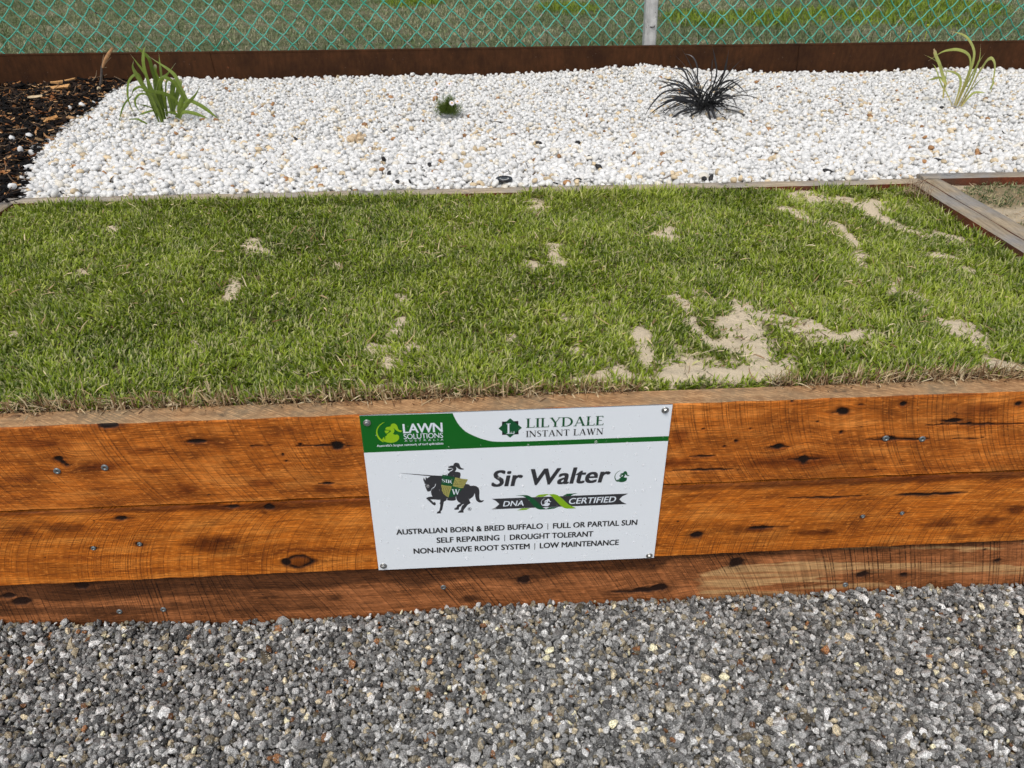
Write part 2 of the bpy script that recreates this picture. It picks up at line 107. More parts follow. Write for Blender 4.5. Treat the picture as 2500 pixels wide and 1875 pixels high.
BLACK_PLANT = [(9,0.05,0,[(1.313,0.032),(1.334,0.109),(1.346,0.171),(1.326,0.242),(1.305,0.292)]),(10,0.03,0,[(1.331,0.032),(1.354,0.108),(1.376,0.171),(1.382,0.22),(1.384,0.27)]),(8,0.06,0,[(1.303,0.032),(1.268,0.129),(1.263,0.191),(1.242,0.234),(1.207,0.245)]),(7,0,0,[(1.328,0.048),(1.368,0.083),(1.42,0.12),(1.465,0.157)]),(9,-0.08,0,[(1.277,0.049),(1.19,0.076),(1.116,0.074),(1.064,0.059)]),(8,-0.1,0,[(1.276,0.059),(1.169,0.114),(1.092,0.112),(1.036,0.062),(1.001,0.008)]),(8,-0.1,0,[(1.274,0.046),(1.156,0.076),(1.078,0.049),(1.015,0.001)]),(11,-0.12,0,[(1.273,0.033),(1.194,0.034),(1.142,0.016),(1.094,-0.015)]),(10,-0.14,0,[(1.28,0.029),(1.23,0.017),(1.199,-0.008),(1.172,-0.039)]),(11,-0.16,0,[(1.308,0.048),(1.322,0.016),(1.335,-0.027),(1.344,-0.08)]),(11,-0.15,0,[(1.298,0.045),(1.3,0.006),(1.3,-0.049)]),(12,-0.15,0,[(1.343,0.012),(1.39,-0.005),(1.442,-0.029),(1.502,-0.061)]),(8,-0.15,0,[(1.374,0.012),(1.406,-0.022),(1.432,-0.055),(1.466,-0.099)]),(8,-0.1,0,[(1.365,0.031),(1.42,0.027),(1.488,0.003),(1.569,-0.026)]),(6,-0.1,0,[(1.382,0.031),(1.434,0.024),(1.479,-0.006),(1.51,-0.048)]),(8,-0.05,0,[(1.353,0.07),(1.391,0.089),(1.417,0.069),(1.426,0.03)]),(6,0,0,[(1.341,0.08),(1.383,0.143),(1.435,0.129),(1.51,0.06)]),(5,0.02,0,[(1.356,0.096),(1.407,0.114),(1.451,0.094),(1.49,0.058)]),(7,0,0,[(1.354,0.057),(1.393,0.07),(1.469,0.065)]),(8,0.02,0,[(1.265,0.065),(1.219,0.145),(1.184,0.192),(1.121,0.193)]),(9,0.04,0,[(1.288,0.049),(1.248,0.129),(1.216,0.173),(1.2,0.207)]),(7,0.02,0,[(1.267,0.081),(1.201,0.13),(1.149,0.143),(1.081,0.158)]),(7,-0.02,0,[(1.256,0.088),(1.167,0.133),(1.101,0.125),(1.058,0.1)]),(7,0.05,0,[(1.323,0.064),(1.326,0.143),(1.322,0.212),(1.326,0.233)]),(8,-0.05,0,[(1.268,0.072),(1.19,0.079),(1.122,0.083),(1.083,0.068)]),(7,-0.1,0,[(1.247,0.024),(1.196,0.02),(1.172,0.022)]),(6,-0.06,0,[(1.242,0.066),(1.166,0.047),(1.106,0.036),(1.087,0.023)]),(7,0.06,0,[(1.286,0.065),(1.258,0.129),(1.211,0.185),(1.124,0.191)])]
POST = [1.218,1.285,1.226,1.291]
DAISY = [0.138,2.38,0.03]
FLOWERS = [(0.163,0.079),(0.187,0.085),(0.09,0.123),(0.154,0.145)]
CAP = [0.345,1.372,0.005]


# ------------------------------------------------------------------ helpers
def tag(o, label=None, cat=None, group=None, kind=None):
    if label: o['label'] = label
    if cat: o['category'] = cat
    if group: o['group'] = group
    if kind: o['kind'] = kind
    return o

def empty(name, loc):
    o = bpy.data.objects.new(name, None)
    o.location = loc
    COL.objects.link(o)
    return o

def link(name, me, parent=None):
    o = bpy.data.objects.new(name, me)
    COL.objects.link(o)
    if parent is not None:
        o.parent = parent
        w = Vector((0, 0, 0))
        p = parent
        while p is not None:
            w += p.location
            p = p.parent
        o.location = -w
    return o

def np_mesh(name, V, faces, mats, smooth=False, cols=None, floats=None, mat_idx=None):
    """V (n,3); faces: list of integer arrays (m,k)."""
    V = np.asarray(V, np.float32)
    me = bpy.data.meshes.new(name)
    if not isinstance(faces, (list, tuple)): faces = [faces]
    faces = [np.asarray(f, np.int32) for f in faces if len(f)]
    nl = sum(f.size for f in faces); nf = sum(len(f) for f in faces)
    me.vertices.add(len(V)); me.loops.add(nl); me.polygons.add(nf)
    me.vertices.foreach_set('co', V.ravel())
    me.loops.foreach_set('vertex_index', np.concatenate([f.ravel() for f in faces]))
    tot = np.concatenate([np.full(len(f), f.shape[1], np.int32) for f in faces])
    me.polygons.foreach_set('loop_start', np.concatenate([[0], np.cumsum(tot)[:-1]]).astype(np.int32))
    if mat_idx is not None: me.polygons.foreach_set('material_index', np.asarray(mat_idx, np.int32))
    me.update(calc_edges=True)
    me.polygons.foreach_set('use_smooth', np.full(nf, bool(smooth)))
    if cols is not None:
        a = me.color_attributes.new('tint', 'FLOAT_COLOR', 'POINT')
        c = np.ones((len(V), 4), np.float32); c[:, :3] = cols
        a.data.foreach_set('color', c.ravel())
    for k, v in (floats or {}).items():
        a = me.attributes.new(k, 'FLOAT', 'POINT')
        a.data.foreach_set('value', np.asarray(v, np.float32))
    for m in (mats if isinstance(mats, (list, tuple)) else [mats]): me.materials.append(m)
    return me

_TAB = np.random.default_rng(11).random((256, 256)).astype(np.float32)
def vn(x, y, seed=0):
    x = np.asarray(x, float) + seed * 17.37; y = np.asarray(y, float) + seed * 9.13
    xi = np.floor(x).astype(int); yi = np.floor(y).astype(int)
    fx = x - xi; fy = y - yi
    fx = fx * fx * (3 - 2 * fx); fy = fy * fy * (3 - 2 * fy)
    g = lambda a, b: _TAB[a & 255, b & 255]
    return (g(xi, yi) * (1 - fx) + g(xi + 1, yi) * fx) * (1 - fy) + (g(xi, yi + 1) * (1 - fx) + g(xi + 1, yi + 1) * fx) * fy
def fbm(x, y, seed=0, o=4):
    s = 0; a = 0.5; t = 0
    for i in range(o):
        s = s + a * vn(x * 2 ** i, y * 2 ** i, seed + i * 3); t += a; a *= 0.5
    return s / t
def sstep(a, b, x):
    t = np.clip((x - a) / (b - a), 0, 1)
    return t * t * (3 - 2 * t)
def spline(pts, n=6):
    p = np.array(pts, float)
    p = np.concatenate([[2 * p[0] - p[1]], p, [2 * p[-1] - p[-2]]])
    out = []
    for k in range(1, len(p) - 2):
        p0, p1, p2, p3 = p[k - 1:k + 3]
        for i in range(n):
            t = i / n
            out.append(0.5 * (2 * p1 + (p2 - p0) * t + (2 * p0 - 5 * p1 + 4 * p2 - p3) * t * t + (-p0 + 3 * p1 - 3 * p2 + p3) * t ** 3))
    out.append(p[-2])
    return np.array(out)
def poly_lookup(pts):
    p = np.array(pts, float)
    return lambda x: np.interp(x, p[:, 0], p[:, 1])

# ------------------------------------------------------------------ material kit
class Mat:
    def __init__(s, name):
        s.m = bpy.data.materials.new(name); s.m.use_nodes = True
        s.t = s.m.node_tree; s.b = s.t.nodes['Principled BSDF']; s.out = s.t.nodes['Material Output']
    def n(s, typ, ins=None, **props):
        nd = s.t.nodes.new(typ)
        for k, v in props.items(): setattr(nd, k, v)
        for k, v in (ins or {}).items():
            if isinstance(v, bpy.types.NodeSocket): s.t.links.new(v, nd.inputs[k])
            else: nd.inputs[k].default_value = v
        return nd
    def l(s, a, b): s.t.links.new(a, b)
    def attr(s, name): return s.n('ShaderNodeAttribute', attribute_name=name)
    def math(s, op, a, b=None, clamp=False):
        ins = {0: a}
        if b is not None: ins[1] = b
        return s.n('ShaderNodeMath', ins, operation=op, use_clamp=clamp).outputs[0]
    def noise(s, vec, scale, detail=4, rough=0.55, dim='3D'):
        nd = s.n('ShaderNodeTexNoise', {'Scale': scale, 'Detail': detail, 'Roughness': rough}, noise_dimensions=dim)
        if dim == '1D': s.l(vec, nd.inputs['W'])
        else: s.l(vec, nd.inputs['Vector'])
        return nd.outputs[0]
    def ramp(s, fac, stops, interp='LINEAR'):
        r = s.n('ShaderNodeValToRGB'); r.color_ramp.interpolation = interp
        e = r.color_ramp.elements
        while len(e) < len(stops): e.new(0.5)
        for el, (p, c) in zip(e, stops):
            el.position = p; el.color = (c, c, c, 1) if isinstance(c, (int, float)) else (*c, 1)
        s.l(fac, r.inputs[0]); return r.outputs[0]
    def mix(s, fac, a, b, blend='MIX'):
        nd = s.n('ShaderNodeMix', data_type='RGBA', blend_type=blend)
        for i, v in ((0, fac), (6, a), (7, b)):
            if isinstance(v, bpy.types.NodeSocket): s.l(v, nd.inputs[i])
            else: nd.inputs[i].default_value = v if isinstance(v, (int, float)) else (*v, 1)
        return nd.outputs[2]
    def pos(s): return s.n('ShaderNodeTexCoord').outputs['Object']
    def scale(s, vec, sc): return s.n('ShaderNodeVectorMath', {0: vec, 1: sc}, operation='MULTIPLY').outputs[0]
    def bump(s, h, strength=0.5, dist=0.002):
        nd = s.n('ShaderNodeBump', {'Strength': strength, 'Distance': dist, 'Height': h})
        s.l(nd.outputs[0], s.b.inputs['Normal'])
    def color(s, c):
        if isinstance(c, bpy.types.NodeSocket): s.l(c, s.b.inputs['Base Color'])
        else: s.b.inputs['Base Color'].default_value = (*c, 1)
    def set(s, **k):
        for a, v in k.items(): s.b.inputs[a.replace('_', ' ')].default_value = v
        return s

def plain(name, c, rough=0.5, metal=0.0, spec=0.5):
    m = Mat(name); m.color(c); m.set(Roughness=rough, Metallic=metal)
    m.b.inputs['Specular IOR Level'].default_value = spec
    return m.m

# --- sawn hardwood: attributes saw (saw-arc phase), gz (grain height bent round knots), dark, stain, pale
def wood_front(name, lo, mid, hi, stain_c, pale_c, dark_c, saw_amt, saw_dark, rough=0.55):
    m = Mat(name)
    P = m.n('ShaderNodeSeparateXYZ', {0: m.pos()})
    X = P.outputs[0]
    gz = m.attr('gz').outputs['Fac']
    G = m.n('ShaderNodeCombineXYZ', {0: X, 1: gz, 2: 0.0}).outputs[0]
    g1 = m.noise(m.scale(G, (2.2, 42, 1)), 1.0, 5, 0.6)
    g2 = m.noise(m.scale(G, (14, 420, 1)), 1.0, 3, 0.6)
    g3 = m.noise(m.scale(G, (9, 22, 1)), 1.0, 5, 0.65)
    c = m.ramp(m.math('ADD', m.math('MULTIPLY', g1, 0.5), m.math('MULTIPLY', g3, 0.5)), [(0.36, lo), (0.5, mid), (0.63, hi)])
    fib = m.ramp(g2, [(0.32, 0.42), (0.50, 1.0), (0.68, 1.45)])
    cl = m.ramp(m.noise(m.scale(G, (4.5, 13, 1)), 1.0, 6, 0.7), [(0.36, 0.62), (0.52, 1.0), (0.66, 1.15)])
    c = m.mix(0.8, c, cl, 'MULTIPLY')
    c = m.mix(0.9, c, fib, 'MULTIPLY')
    fleck = m.ramp(m.noise(m.scale(G, (70, 260, 1)), 1.0, 2, 0.5), [(0.0, 0.0), (0.57, 0.0), (0.68, 1.0)])
    dk_ = m.ramp(m.noise(m.scale(G, (48, 210, 1)), 1.0, 3, 0.6), [(0.33, 0.32), (0.46, 0.0)])
    c = m.mix(dk_, c, saw_dark)
    c = m.mix(m.math('MULTIPLY', fleck, 0.6), c, tuple(min(1.0, v * 1.25) for v in hi))
    pale = m.attr('pale').outputs['Fac']
    c = m.mix(pale, c, m.mix(0.6, pale_c, fib, 'MULTIPLY'))
    saw = m.attr('saw').outputs['Fac']
    s1 = m.noise(saw, 230.0, 2, 0.6, '1D')
    s2 = m.noise(saw, 75.0, 2, 0.5, '1D')
    lines = m.ramp(s1, [(0.0, 1.0), (0.36, 1.0), (0.45, 0.0), (1.0, 0.0)])
    patch = m.ramp(m.noise(m.scale(G, (5, 9, 1)), 1.0, 4, 0.7), [(0.38, 0.22), (0.60, 1.0)])
    lines = m.math('MULTIPLY', m.math('MULTIPLY', lines, patch), saw_amt)
    br = m.ramp(m.noise(m.scale(G, (130, 130, 1)), 1.0, 2, 0.5), [(0.36, 0.35), (0.50, 1.0)])
    lines = m.math('MULTIPLY', lines, br)
    c = m.mix(m.math('MULTIPLY', m.ramp(s2, [(0.35, 0.0), (0.65, 1.0)]), 0.26), c, saw_dark)
    c = m.mix(lines, c, saw_dark)
    stain = m.attr('stain').outputs['Fac']
    c = m.mix(stain, c, m.mix(1.0, c, stain_c, 'MULTIPLY'))
    speck = m.ramp(m.noise(m.scale(G, (55, 75, 1)), 1.0, 1, 0.4), [(0.0, 1.0), (0.20, 1.0), (0.235, 0.0)])
    c = m.mix(m.math('MULTIPLY', speck, 0.8), c, dark_c)
    dark = m.attr('dark').outputs['Fac']
    c = m.mix(dark, c, dark_c)
    m.color(c)
    m.l(m.ramp(g2, [(0.3, rough + 0.12), (0.7, rough - 0.08)]), m.b.inputs['Roughness'])
    m.b.inputs['Specular IOR Level'].default_value = 0.2
    h = m.math('SUBTRACT', m.math('MULTIPLY', g2, 0.8), m.math('MULTIPLY', lines, 0.9))
    m.bump(h, 0.8, 0.0016)
    return m.m

def wood_weathered(name, axis, lo, mid, hi, grey, saw=0.0, saw_dir=(1, 0.6)):
    m = Mat(name)
    p = m.pos()
    sc = (3, 60, 60) if axis == 'X' else (60, 3, 60)
    fs = (26, 420, 420) if axis == 'X' else (420, 26, 420)
    g1 = m.noise(m.scale(p, sc), 1.0, 5, 0.6)
    g2 = m.noise(m.scale(p, fs), 1.0, 3, 0.6)
    c = m.ramp(g1, [(0.3, lo), (0.5, mid), (0.7, hi)])
    c = m.mix(m.ramp(m.noise(p, 5.0, 5, 0.65), [(0.42, 0.0), (0.62, 1.0)]), c, grey)
    c = m.mix(0.8, c, m.ramp(g2, [(0.28, 0.5), (0.5, 1.0), (0.74, 1.3)]), 'MULTIPLY')
    blk = m.ramp(m.noise(p, 9.0, 5, 0.7), [(0.60, 0.0), (0.70, 0.85)])
    c = m.mix(blk, c, (0.03, 0.028, 0.025))
    h = g2
    if saw:
        S = m.n('ShaderNodeSeparateXYZ', {0: p})
        ph = m.math('ADD', m.math('MULTIPLY', S.outputs[0], saw_dir[0]), m.math('MULTIPLY', S.outputs[1], saw_dir[1]))
        ln = m.ramp(m.noise(ph, 170.0, 2, 0.6, '1D'), [(0.44, 0.0), (0.60, 1.0)])
        ln = m.math('MULTIPLY', m.math('MULTIPLY', ln, m.ramp(m.noise(p, 60, 3, 0.6), [(0.4, 0.0), (0.6, 1.0)])), saw)
        c = m.mix(ln, c, tuple(min(1, v * 1.7) for v in hi))
        h = m.math('ADD', g2, m.math('MULTIPLY', ln, 0.6))
    m.color(c); m.set(Roughness=0.8); m.b.inputs['Specular IOR Level'].default_value = 0.25
    m.bump(h, 0.6, 0.0015)
    return m.m

def tinted(name, rough=0.6, spec=0.3, transl=0.0, noise_sc=0, noise_amt=0.0, sat_spots=None, bump=0.0, bdist=0.001):
    m = Mat(name)
    c = m.attr('tint').outputs['Color']
    if noise_sc:
        nz = m.noise(m.pos(), noise_sc, 3, 0.6)
        c = m.mix(1.0, c, m.ramp(nz, [(0.3, 1 - noise_amt), (0.7, 1 + noise_amt)]), 'MULTIPLY')
        if bump: m.bump(nz, bump, bdist)
    if sat_spots:
        sc, th, col, amt = sat_spots
        sp = m.ramp(m.noise(m.pos(), sc, 2, 0.5), [(th, 0.0), (th + 0.05, amt)])
        c = m.mix(sp, c, col)
    m.color(c); m.set(Roughness=rough); m.b.inputs['Specular IOR Level'].default_value = spec
    if transl:
        tr = m.n('ShaderNodeBsdfTranslucent', {'Color': c})
        mx = m.n('ShaderNodeMixShader', {0: transl})
        m.l(m.b.outputs[0], mx.inputs[1]); m.l(tr.outputs[0], mx.inputs[2]); m.l(mx.outputs[0], m.out.inputs[0])
    return m.m

M_TOP1 = wood_weathered('sawn_top', 'X', (0.20, 0.10, 0.043), (0.34, 0.185, 0.083), (0.50, 0.30, 0.145), (0.25, 0.18, 0.105), 0.5, (1, 1.6))
M_W1 = wood_front('hardwood_top', (0.25, 0.060, 0.007), (0.54, 0.150, 0.017), (0.74, 0.255, 0.046), (0.45, 0.36, 0.32), (0.6, 0.35, 0.16), (0.012, 0.006, 0.004), 0.62, (0.075, 0.022, 0.006))
M_W2 = wood_front('hardwood_middle', (0.27, 0.064, 0.006), (0.56, 0.155, 0.014), (0.76, 0.265, 0.042), (0.32, 0.26, 0.24), (0.6, 0.35, 0.16), (0.014, 0.006, 0.004), 0.60, (0.12, 0.030, 0.006))
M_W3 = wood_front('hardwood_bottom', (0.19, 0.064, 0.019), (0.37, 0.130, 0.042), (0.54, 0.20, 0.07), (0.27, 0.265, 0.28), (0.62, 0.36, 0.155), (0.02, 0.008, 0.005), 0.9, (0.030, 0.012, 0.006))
M_WEATHER_X = wood_weathered('weathered_board_x', 'X', (0.20, 0.155, 0.11), (0.30, 0.25, 0.185), (0.40, 0.33, 0.24), (0.26, 0.255, 0.25))
M_WEATHER_T = wood_weathered('weathered_board_tan', 'X', (0.30, 0.23, 0.15), (0.42, 0.34, 0.24), (0.52, 0.43, 0.31), (0.33, 0.30, 0.26))
M_WEATHER_Y = wood_weathered('weathered_board_y', 'Y', (0.22, 0.165, 0.105), (0.34, 0.27, 0.18), (0.45, 0.36, 0.245), (0.28, 0.26, 0.235))
M_REDSIDE = wood_weathered('board_side', 'Y', (0.10, 0.025, 0.010), (0.17, 0.045, 0.018), (0.22, 0.06, 0.025), (0.10, 0.05, 0.03))

# ------------------------------------------------------------------ retaining wall of three sleepers
XC = np.concatenate([np.arange(-3.2, -0.95, 0.02), np.arange(-0.95, 1.65, 0.002), np.arange(1.65, 4.4, 0.02)])
def sleeper(name, zt, zb, yf, thick, feats, mats, seed, sawfn, parent, knot_in=0.0025, pale_fn=None, stain_fn=None):
    nx = len(XC)
    zs = np.linspace(zt, zb, int((zt - zb) / 0.0021))
    ys = np.linspace(yf + thick, yf, 14)
    ring_y = np.concatenate([ys, np.full(len(zs) - 1, yf), [yf + thick]])
    ring_z = np.concatenate([np.full(len(ys), zt), zs[1:], [zb]])
    isfront = np.concatenate([np.zeros(len(ys) - 1), np.ones(len(zs)), [0]]).astype(bool)
    nr = len(ring_y)
    X = np.repeat(XC[:, None], nr, 1); Y = np.repeat(ring_y[None], nx, 0); Z = np.repeat(ring_z[None], nx, 0)
    f = isfront[None] & np.ones((nx, 1), bool)
    dark = np.zeros_like(X); stain = np.zeros_like(X); warp = np.zeros_like(X)
    wob = (fbm(X * 60, Z * 90, seed, 3) - 0.5)
    for (x, z, rx, rz, k) in feats:
        if k == 'R':
            rx, rz = 0.031, 0.0185
        wig = 1 + (0.4 if k == 'R' else 1.1) * wob
        d = np.sqrt(((X - x) / max(rx, 1e-4)) ** 2 + ((Z - z) / max(rz, 1e-4)) ** 2) / np.clip(wig, 0.5, 1.6)
        if k == 'k':
            dark = np.maximum(dark, (1 - sstep(0.72, 1.12, d)))
            stain = np.maximum(stain, 0.6 * (1 - sstep(0.8, 2.2, d)))
            tail = np.exp(-((Z - z) / (rz * 0.35 + 0.0008)) ** 2) * np.exp(-np.abs(X - x) / (rx * 1.6))
            dark = np.maximum(dark, 0.75 * tail * (d > 0.8))
            a = rz * 1.6
            warp += a * np.tanh((Z - z) / (rz * 1.3)) * np.exp(-((X - x) / (rx * 2.6)) ** 2) * np.exp(-np.abs(Z - z) / (rz * 5))
        elif k == 'c':
            u = np.clip((X - x) / rx, -1, 1)
            zc = z + 0.004 * np.sin(u * 2.2 + seed) * rx / 0.05 * 0.25 + 0.0016 * (vn(X * 70, X * 0, seed) - 0.5) * 2
            hw = rz * (1 - u * u) * (0.55 + 0.9 * vn(X * 45, X * 0 + z * 30, seed + 4))
            dd = np.abs(Z - zc) / np.maximum(hw, 1e-5)
            m_ = (np.abs(X - x) < rx) * (1 - sstep(0.6, 1.25, dd))
            dark = np.maximum(dark, m_)
            stain = np.maximum(stain, (np.abs(X - x) < rx) * 0.5 * (1 - sstep(0.8, 3.5, dd)))
        elif k == 's':
            d2 = d / (1 + 1.4 * (fbm(X * 14, Z * 40, seed + 9, 4) - 0.5))
            stain = np.maximum(stain, 0.95 * (1 - sstep(0.25, 1.25, d2)))
        elif k == 'R':
            ring = np.exp(-((d - 0.84) / 0.24) ** 2)
            dark = np.maximum(dark, 0.95 * ring * (0.65 + 0.6 * vn(X * 90, Z * 90, 3)))
            dark = np.maximum(dark, (1 - sstep(0.7, 1.1, np.hypot((X - x + 0.026) / 0.012, (Z - z) / 0.012))))
            stain = np.maximum(stain, 0.85 * (1 - sstep(0.8, 1.5, d)))
            d0 = np.sqrt(((X - x) / 0.075) ** 2 + ((Z - z - 0.012) / 0.055) ** 2)
            rings = 0.35 * (0.5 + 0.5 * np.sin(d0 * 34 + 2 * wob)) * (1 - sstep(0.35, 1.1, d0)) * (d > 1)
            stain = np.maximum(stain, rings)
            warp += rz * 1.6 * np.tanh((Z - z) / rz) * np.exp(-((X - x) / (rx * 2.6)) ** 2) * np.exp(-np.abs(Z - z) / (rz * 4))
    if stain_fn is not None: stain = np.maximum(stain, stain_fn(X, Z))
    pale = pale_fn(X, Z) if pale_fn is not None else np.zeros_like(X)
    gz = Z - warp * 0.8 + 0.012 * (fbm(X * 3.5, Z * 6, seed + 2, 3) - 0.5)
    saw = sawfn(X, Z)
    dark *= f; stain *= f; pale = pale * f
    # rough edges and hollow knots
    edge_t = 0.0016 * (fbm(XC * 22, XC * 0, seed + 5, 4) - 0.5) * 2
    edge_b = 0.0022 * (fbm(XC * 26, XC * 0 + 7, seed + 6, 4) - 0.5) * 2
    wt = sstep(zt - 0.012, zt, Z) * f; wb = 1 - sstep(zb, zb + 0.012, Z)
    Zd = Z + wt * edge_t[:, None] + wb * f * edge_b[:, None]
    Yd = Y + f * (knot_in * dark + 0.0016 * (fbm(X * 5, Z * 12, seed + 8, 3) - 0.5))
    Yd += 0.002 * (1 - sstep(0.0, 0.004, zt - Z)) * f * (0.3 + vn(X * 25, X * 0, seed + 12))
    V = np.stack([X, Yd, Zd], -1).reshape(-1, 3)
    i = np.arange(nx - 1)[:, None] * nr; j = np.arange(nr)[None]; j2 = (j + 1) % nr
    Q = np.stack([i + j, i + nr + j, i + nr + j2, i + j2], -1)
    fr = isfront[None, :] & isfront[(np.arange(nr) + 1) % nr][None, :]
    mi = np.where(np.repeat(fr, nx - 1, 0), 0, 1).reshape(-1)
    caps = [np.arange(nr)[None, ::-1].copy(), (np.arange(nr) + (nx - 1) * nr)[None]]
    caps = [c[:, ::-1].copy() for c in caps]
    me = np_mesh(name, V, [Q.reshape(-1, 4)[:, ::-1].copy()] + caps, mats, True,
                 floats=dict(dark=np.clip(dark, 0, 1).ravel(), stain=np.clip(stain, 0, 1).ravel(), pale=np.clip(pale, 0, 1).ravel(), gz=gz.ravel(), saw=saw.ravel()),
                 mat_idx=np.concatenate([mi, [1, 1]]))
    at = me.attributes.new('sharp_edge', 'BOOLEAN', 'EDGE') if 'sharp_edge' not in me.attributes else me.attributes['sharp_edge']
    # sharp arris between top and front
    ev = np.empty(len(me.edges) * 2, np.int32); me.edges.foreach_get('vertices', ev); ev = ev.reshape(-1, 2)
    r = ev % nr
    k0 = len(ys) - 1
    sh = (r[:, 0] == r[:, 1]) & ((r[:, 0] == k0) | (r[:, 0] == nr - 2) | (r[:, 0] == 0) | (r[:, 0] == nr - 1))
    at.data.foreach_set('value', sh)
    return link(name, me, parent)

def arc_phase(zc, Rr, sgn):
    def fn(X, Z):
        h = np.clip(np.abs(Z - zc), 0, Rr * 0.98)
        return X - sgn * (Rr - np.sqrt(Rr * Rr - h * h)) + 0.004 * (vn(X * 6, Z * 9, 31) - 0.5)
    return fn

wall = empty('retaining_wall', (0.35, 0.03, -0.6))
tag(wall, 'low retaining wall of three stacked orange-brown sawn hardwood sleepers', 'retaining wall')
def dark_band2(X, Z):      # darker band along the upper arris of the middle board, uneven below
    d = (-0.2040 - Z) - 0.006 - 0.022 * fbm(X * 5, X * 0, 41, 4) * sstep(-0.9, 0.1, X) * (1 - sstep(0.2, 0.5, X)) - 0.008 * sstep(0.55, 0.8, X)
    return 0.9 * (1 - sstep(-0.003, 0.007, d + 0.01 * (fbm(X * 40, Z * 60, 42, 3) - 0.5)))
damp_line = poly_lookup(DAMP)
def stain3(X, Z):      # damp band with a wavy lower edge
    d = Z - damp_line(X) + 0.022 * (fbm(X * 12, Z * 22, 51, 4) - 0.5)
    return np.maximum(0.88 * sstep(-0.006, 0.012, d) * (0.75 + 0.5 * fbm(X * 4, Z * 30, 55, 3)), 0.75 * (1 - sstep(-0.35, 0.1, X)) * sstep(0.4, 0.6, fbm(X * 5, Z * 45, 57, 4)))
def pale3(X, Z):
    s_ = fbm(X * 3.2 + 0.5 * Z, Z * 34 + X * 2.0, 61, 5)
    top = 1 - sstep(0.0, 0.10, np.abs(Z + 0.455 - 0.02 * (X - 1)) - 0.02)
    w = sstep(0.66, 0.78, X) * (0.55 + 0.45 * top)
    teeth = 0.10 * (vn(X * 9, Z * 160, 66) - 0.5)
    wedge = (1 - sstep(0.0, 0.03, np.abs((Z + 0.50) - 0.16 * (X - 0.75)) - 0.02 + 0.05 * (fbm(X * 6, Z * 30, 63, 3) - 0.5))) * sstep(0.68, 0.74, X) * (1 - sstep(0.98, 1.04, X))
    rag = 0.55 * (fbm(X * 14 + Z * 60, Z * 120, 67, 4) - 0.5)
    return np.clip(sstep(0.53, 0.60, s_ * (0.72 + 0.38 * w) + teeth * w + 0.35 * rag - 0.05) * w + sstep(0.40, 0.80, wedge * 0.9 + 1.5 * rag) * 0.9, 0, 1) * (0.35 + 0.65 * sstep(0.36, 0.56, fbm(X * 7 + Z * 30, Z * 130, 69, 4)))
s1 = sleeper('timber_sleeper', 0.0, -0.1970, 0.0, 0.05, P1, [M_W1, M_TOP1], 3, arc_phase(0.06, 0.42, 1), wall)
s2 = sleeper('timber_sleeper', -0.2040, -0.399, 0.0005, 0.05, P2, [M_W2, M_W2], 17, arc_phase(-0.415, 0.25, 1), wall, stain_fn=dark_band2)
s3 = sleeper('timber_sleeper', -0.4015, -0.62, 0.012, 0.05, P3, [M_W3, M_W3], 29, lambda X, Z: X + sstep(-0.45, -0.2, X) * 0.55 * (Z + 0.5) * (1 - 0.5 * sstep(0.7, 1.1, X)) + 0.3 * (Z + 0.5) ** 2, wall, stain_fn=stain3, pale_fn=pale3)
tag(s1, 'top sleeper with scattered knots and thin black cracks behind the sign'); tag(s2, 'middle sleeper with curved saw marks and one large ringed knot'); tag(s3, 'bottom sleeper set back, damp dark on the left with pale sapwood on the right')

M_ZINC = Mat('zinc_screw'); M_ZINC.color(M_ZINC.ramp(M_ZINC.noise(M_ZINC.pos(), 400, 3), [(0.3, (0.13, 0.15, 0.155)), (0.7, (0.27, 0.30, 0.31))])); M_ZINC.set(Roughness=0.45, Metallic=0.6); M_ZINC = M_ZINC.m
M_HOLE = plain('socket_black', (0.01, 0.01, 0.01), 0.8)
M_STEEL = Mat('stainless'); M_STEEL.color(M_STEEL.ramp(M_STEEL.noise(M_STEEL.pos(), 300, 3), [(0.3, (0.36, 0.36, 0.35)), (0.7, (0.55, 0.55, 0.54))])); M_STEEL.set(Roughness=0.3, Metallic=0.9); M_STEEL = M_STEEL.m

def lathe(bm, prof, seg, cx, cz, y0, mat=0, hexa=False, rot=0.0):
    """profile of (radius, outward) round an axis along -Y"""
    rings = []
    for r, h in prof:
        rings.append([bm.verts.new((cx + r * math.cos(rot + 2 * math.pi * k / seg), y0 - h, cz + r * math.sin(rot + 2 * math.pi * k / seg))) for k in range(seg)])
    for a, b in zip(rings, rings[1:]):
        for k in range(seg):
            fa = bm.faces.new((a[k], a[(k + 1) % seg], b[(k + 1) % seg], b[k])); fa.material_index = mat
            fa.smooth = not hexa
    fa = bm.faces.new(rings[-1]); fa.material_index = mat
    return rings
def bm_obj(name, bm, mats, parent=None):
    bmesh.ops.recalc_face_normals(bm, faces=bm.faces[:])
    me = bpy.data.meshes.new(name); bm.to_mesh(me); bm.free()
    for m in (mats if isinstance(mats, (list, tuple)) else [mats]): me.materials.append(m)
    return link(name, me, parent)
def screw(x, z, yf, parent, r=0.0068, sunk=0.0, tilt=0.0):
    bm = bmesh.new()
    lathe(bm, [(r, -0.004), (r, 0.0006), (r * 0.92, 0.0013), (r * 0.5, 0.0017), (r * 0.46, 0.0015), (r * 0.40, -0.0015)], 18, x, z, yf + sunk)
    lathe(bm, [(r * 0.385, -0.002), (r * 0.38, -0.0008)], 6, x, z, yf + sunk, 1, True)
    for v in bm.verts: v.co.z += (v.co.y - yf) * 0.25
    return bm_obj('screw', bm, [M_ZINC, M_HOLE], parent)
for x, z in SCREWS1: screw(x, z, -0.0006, s1, sunk=0.001 if x > 0.5 else 0.0)
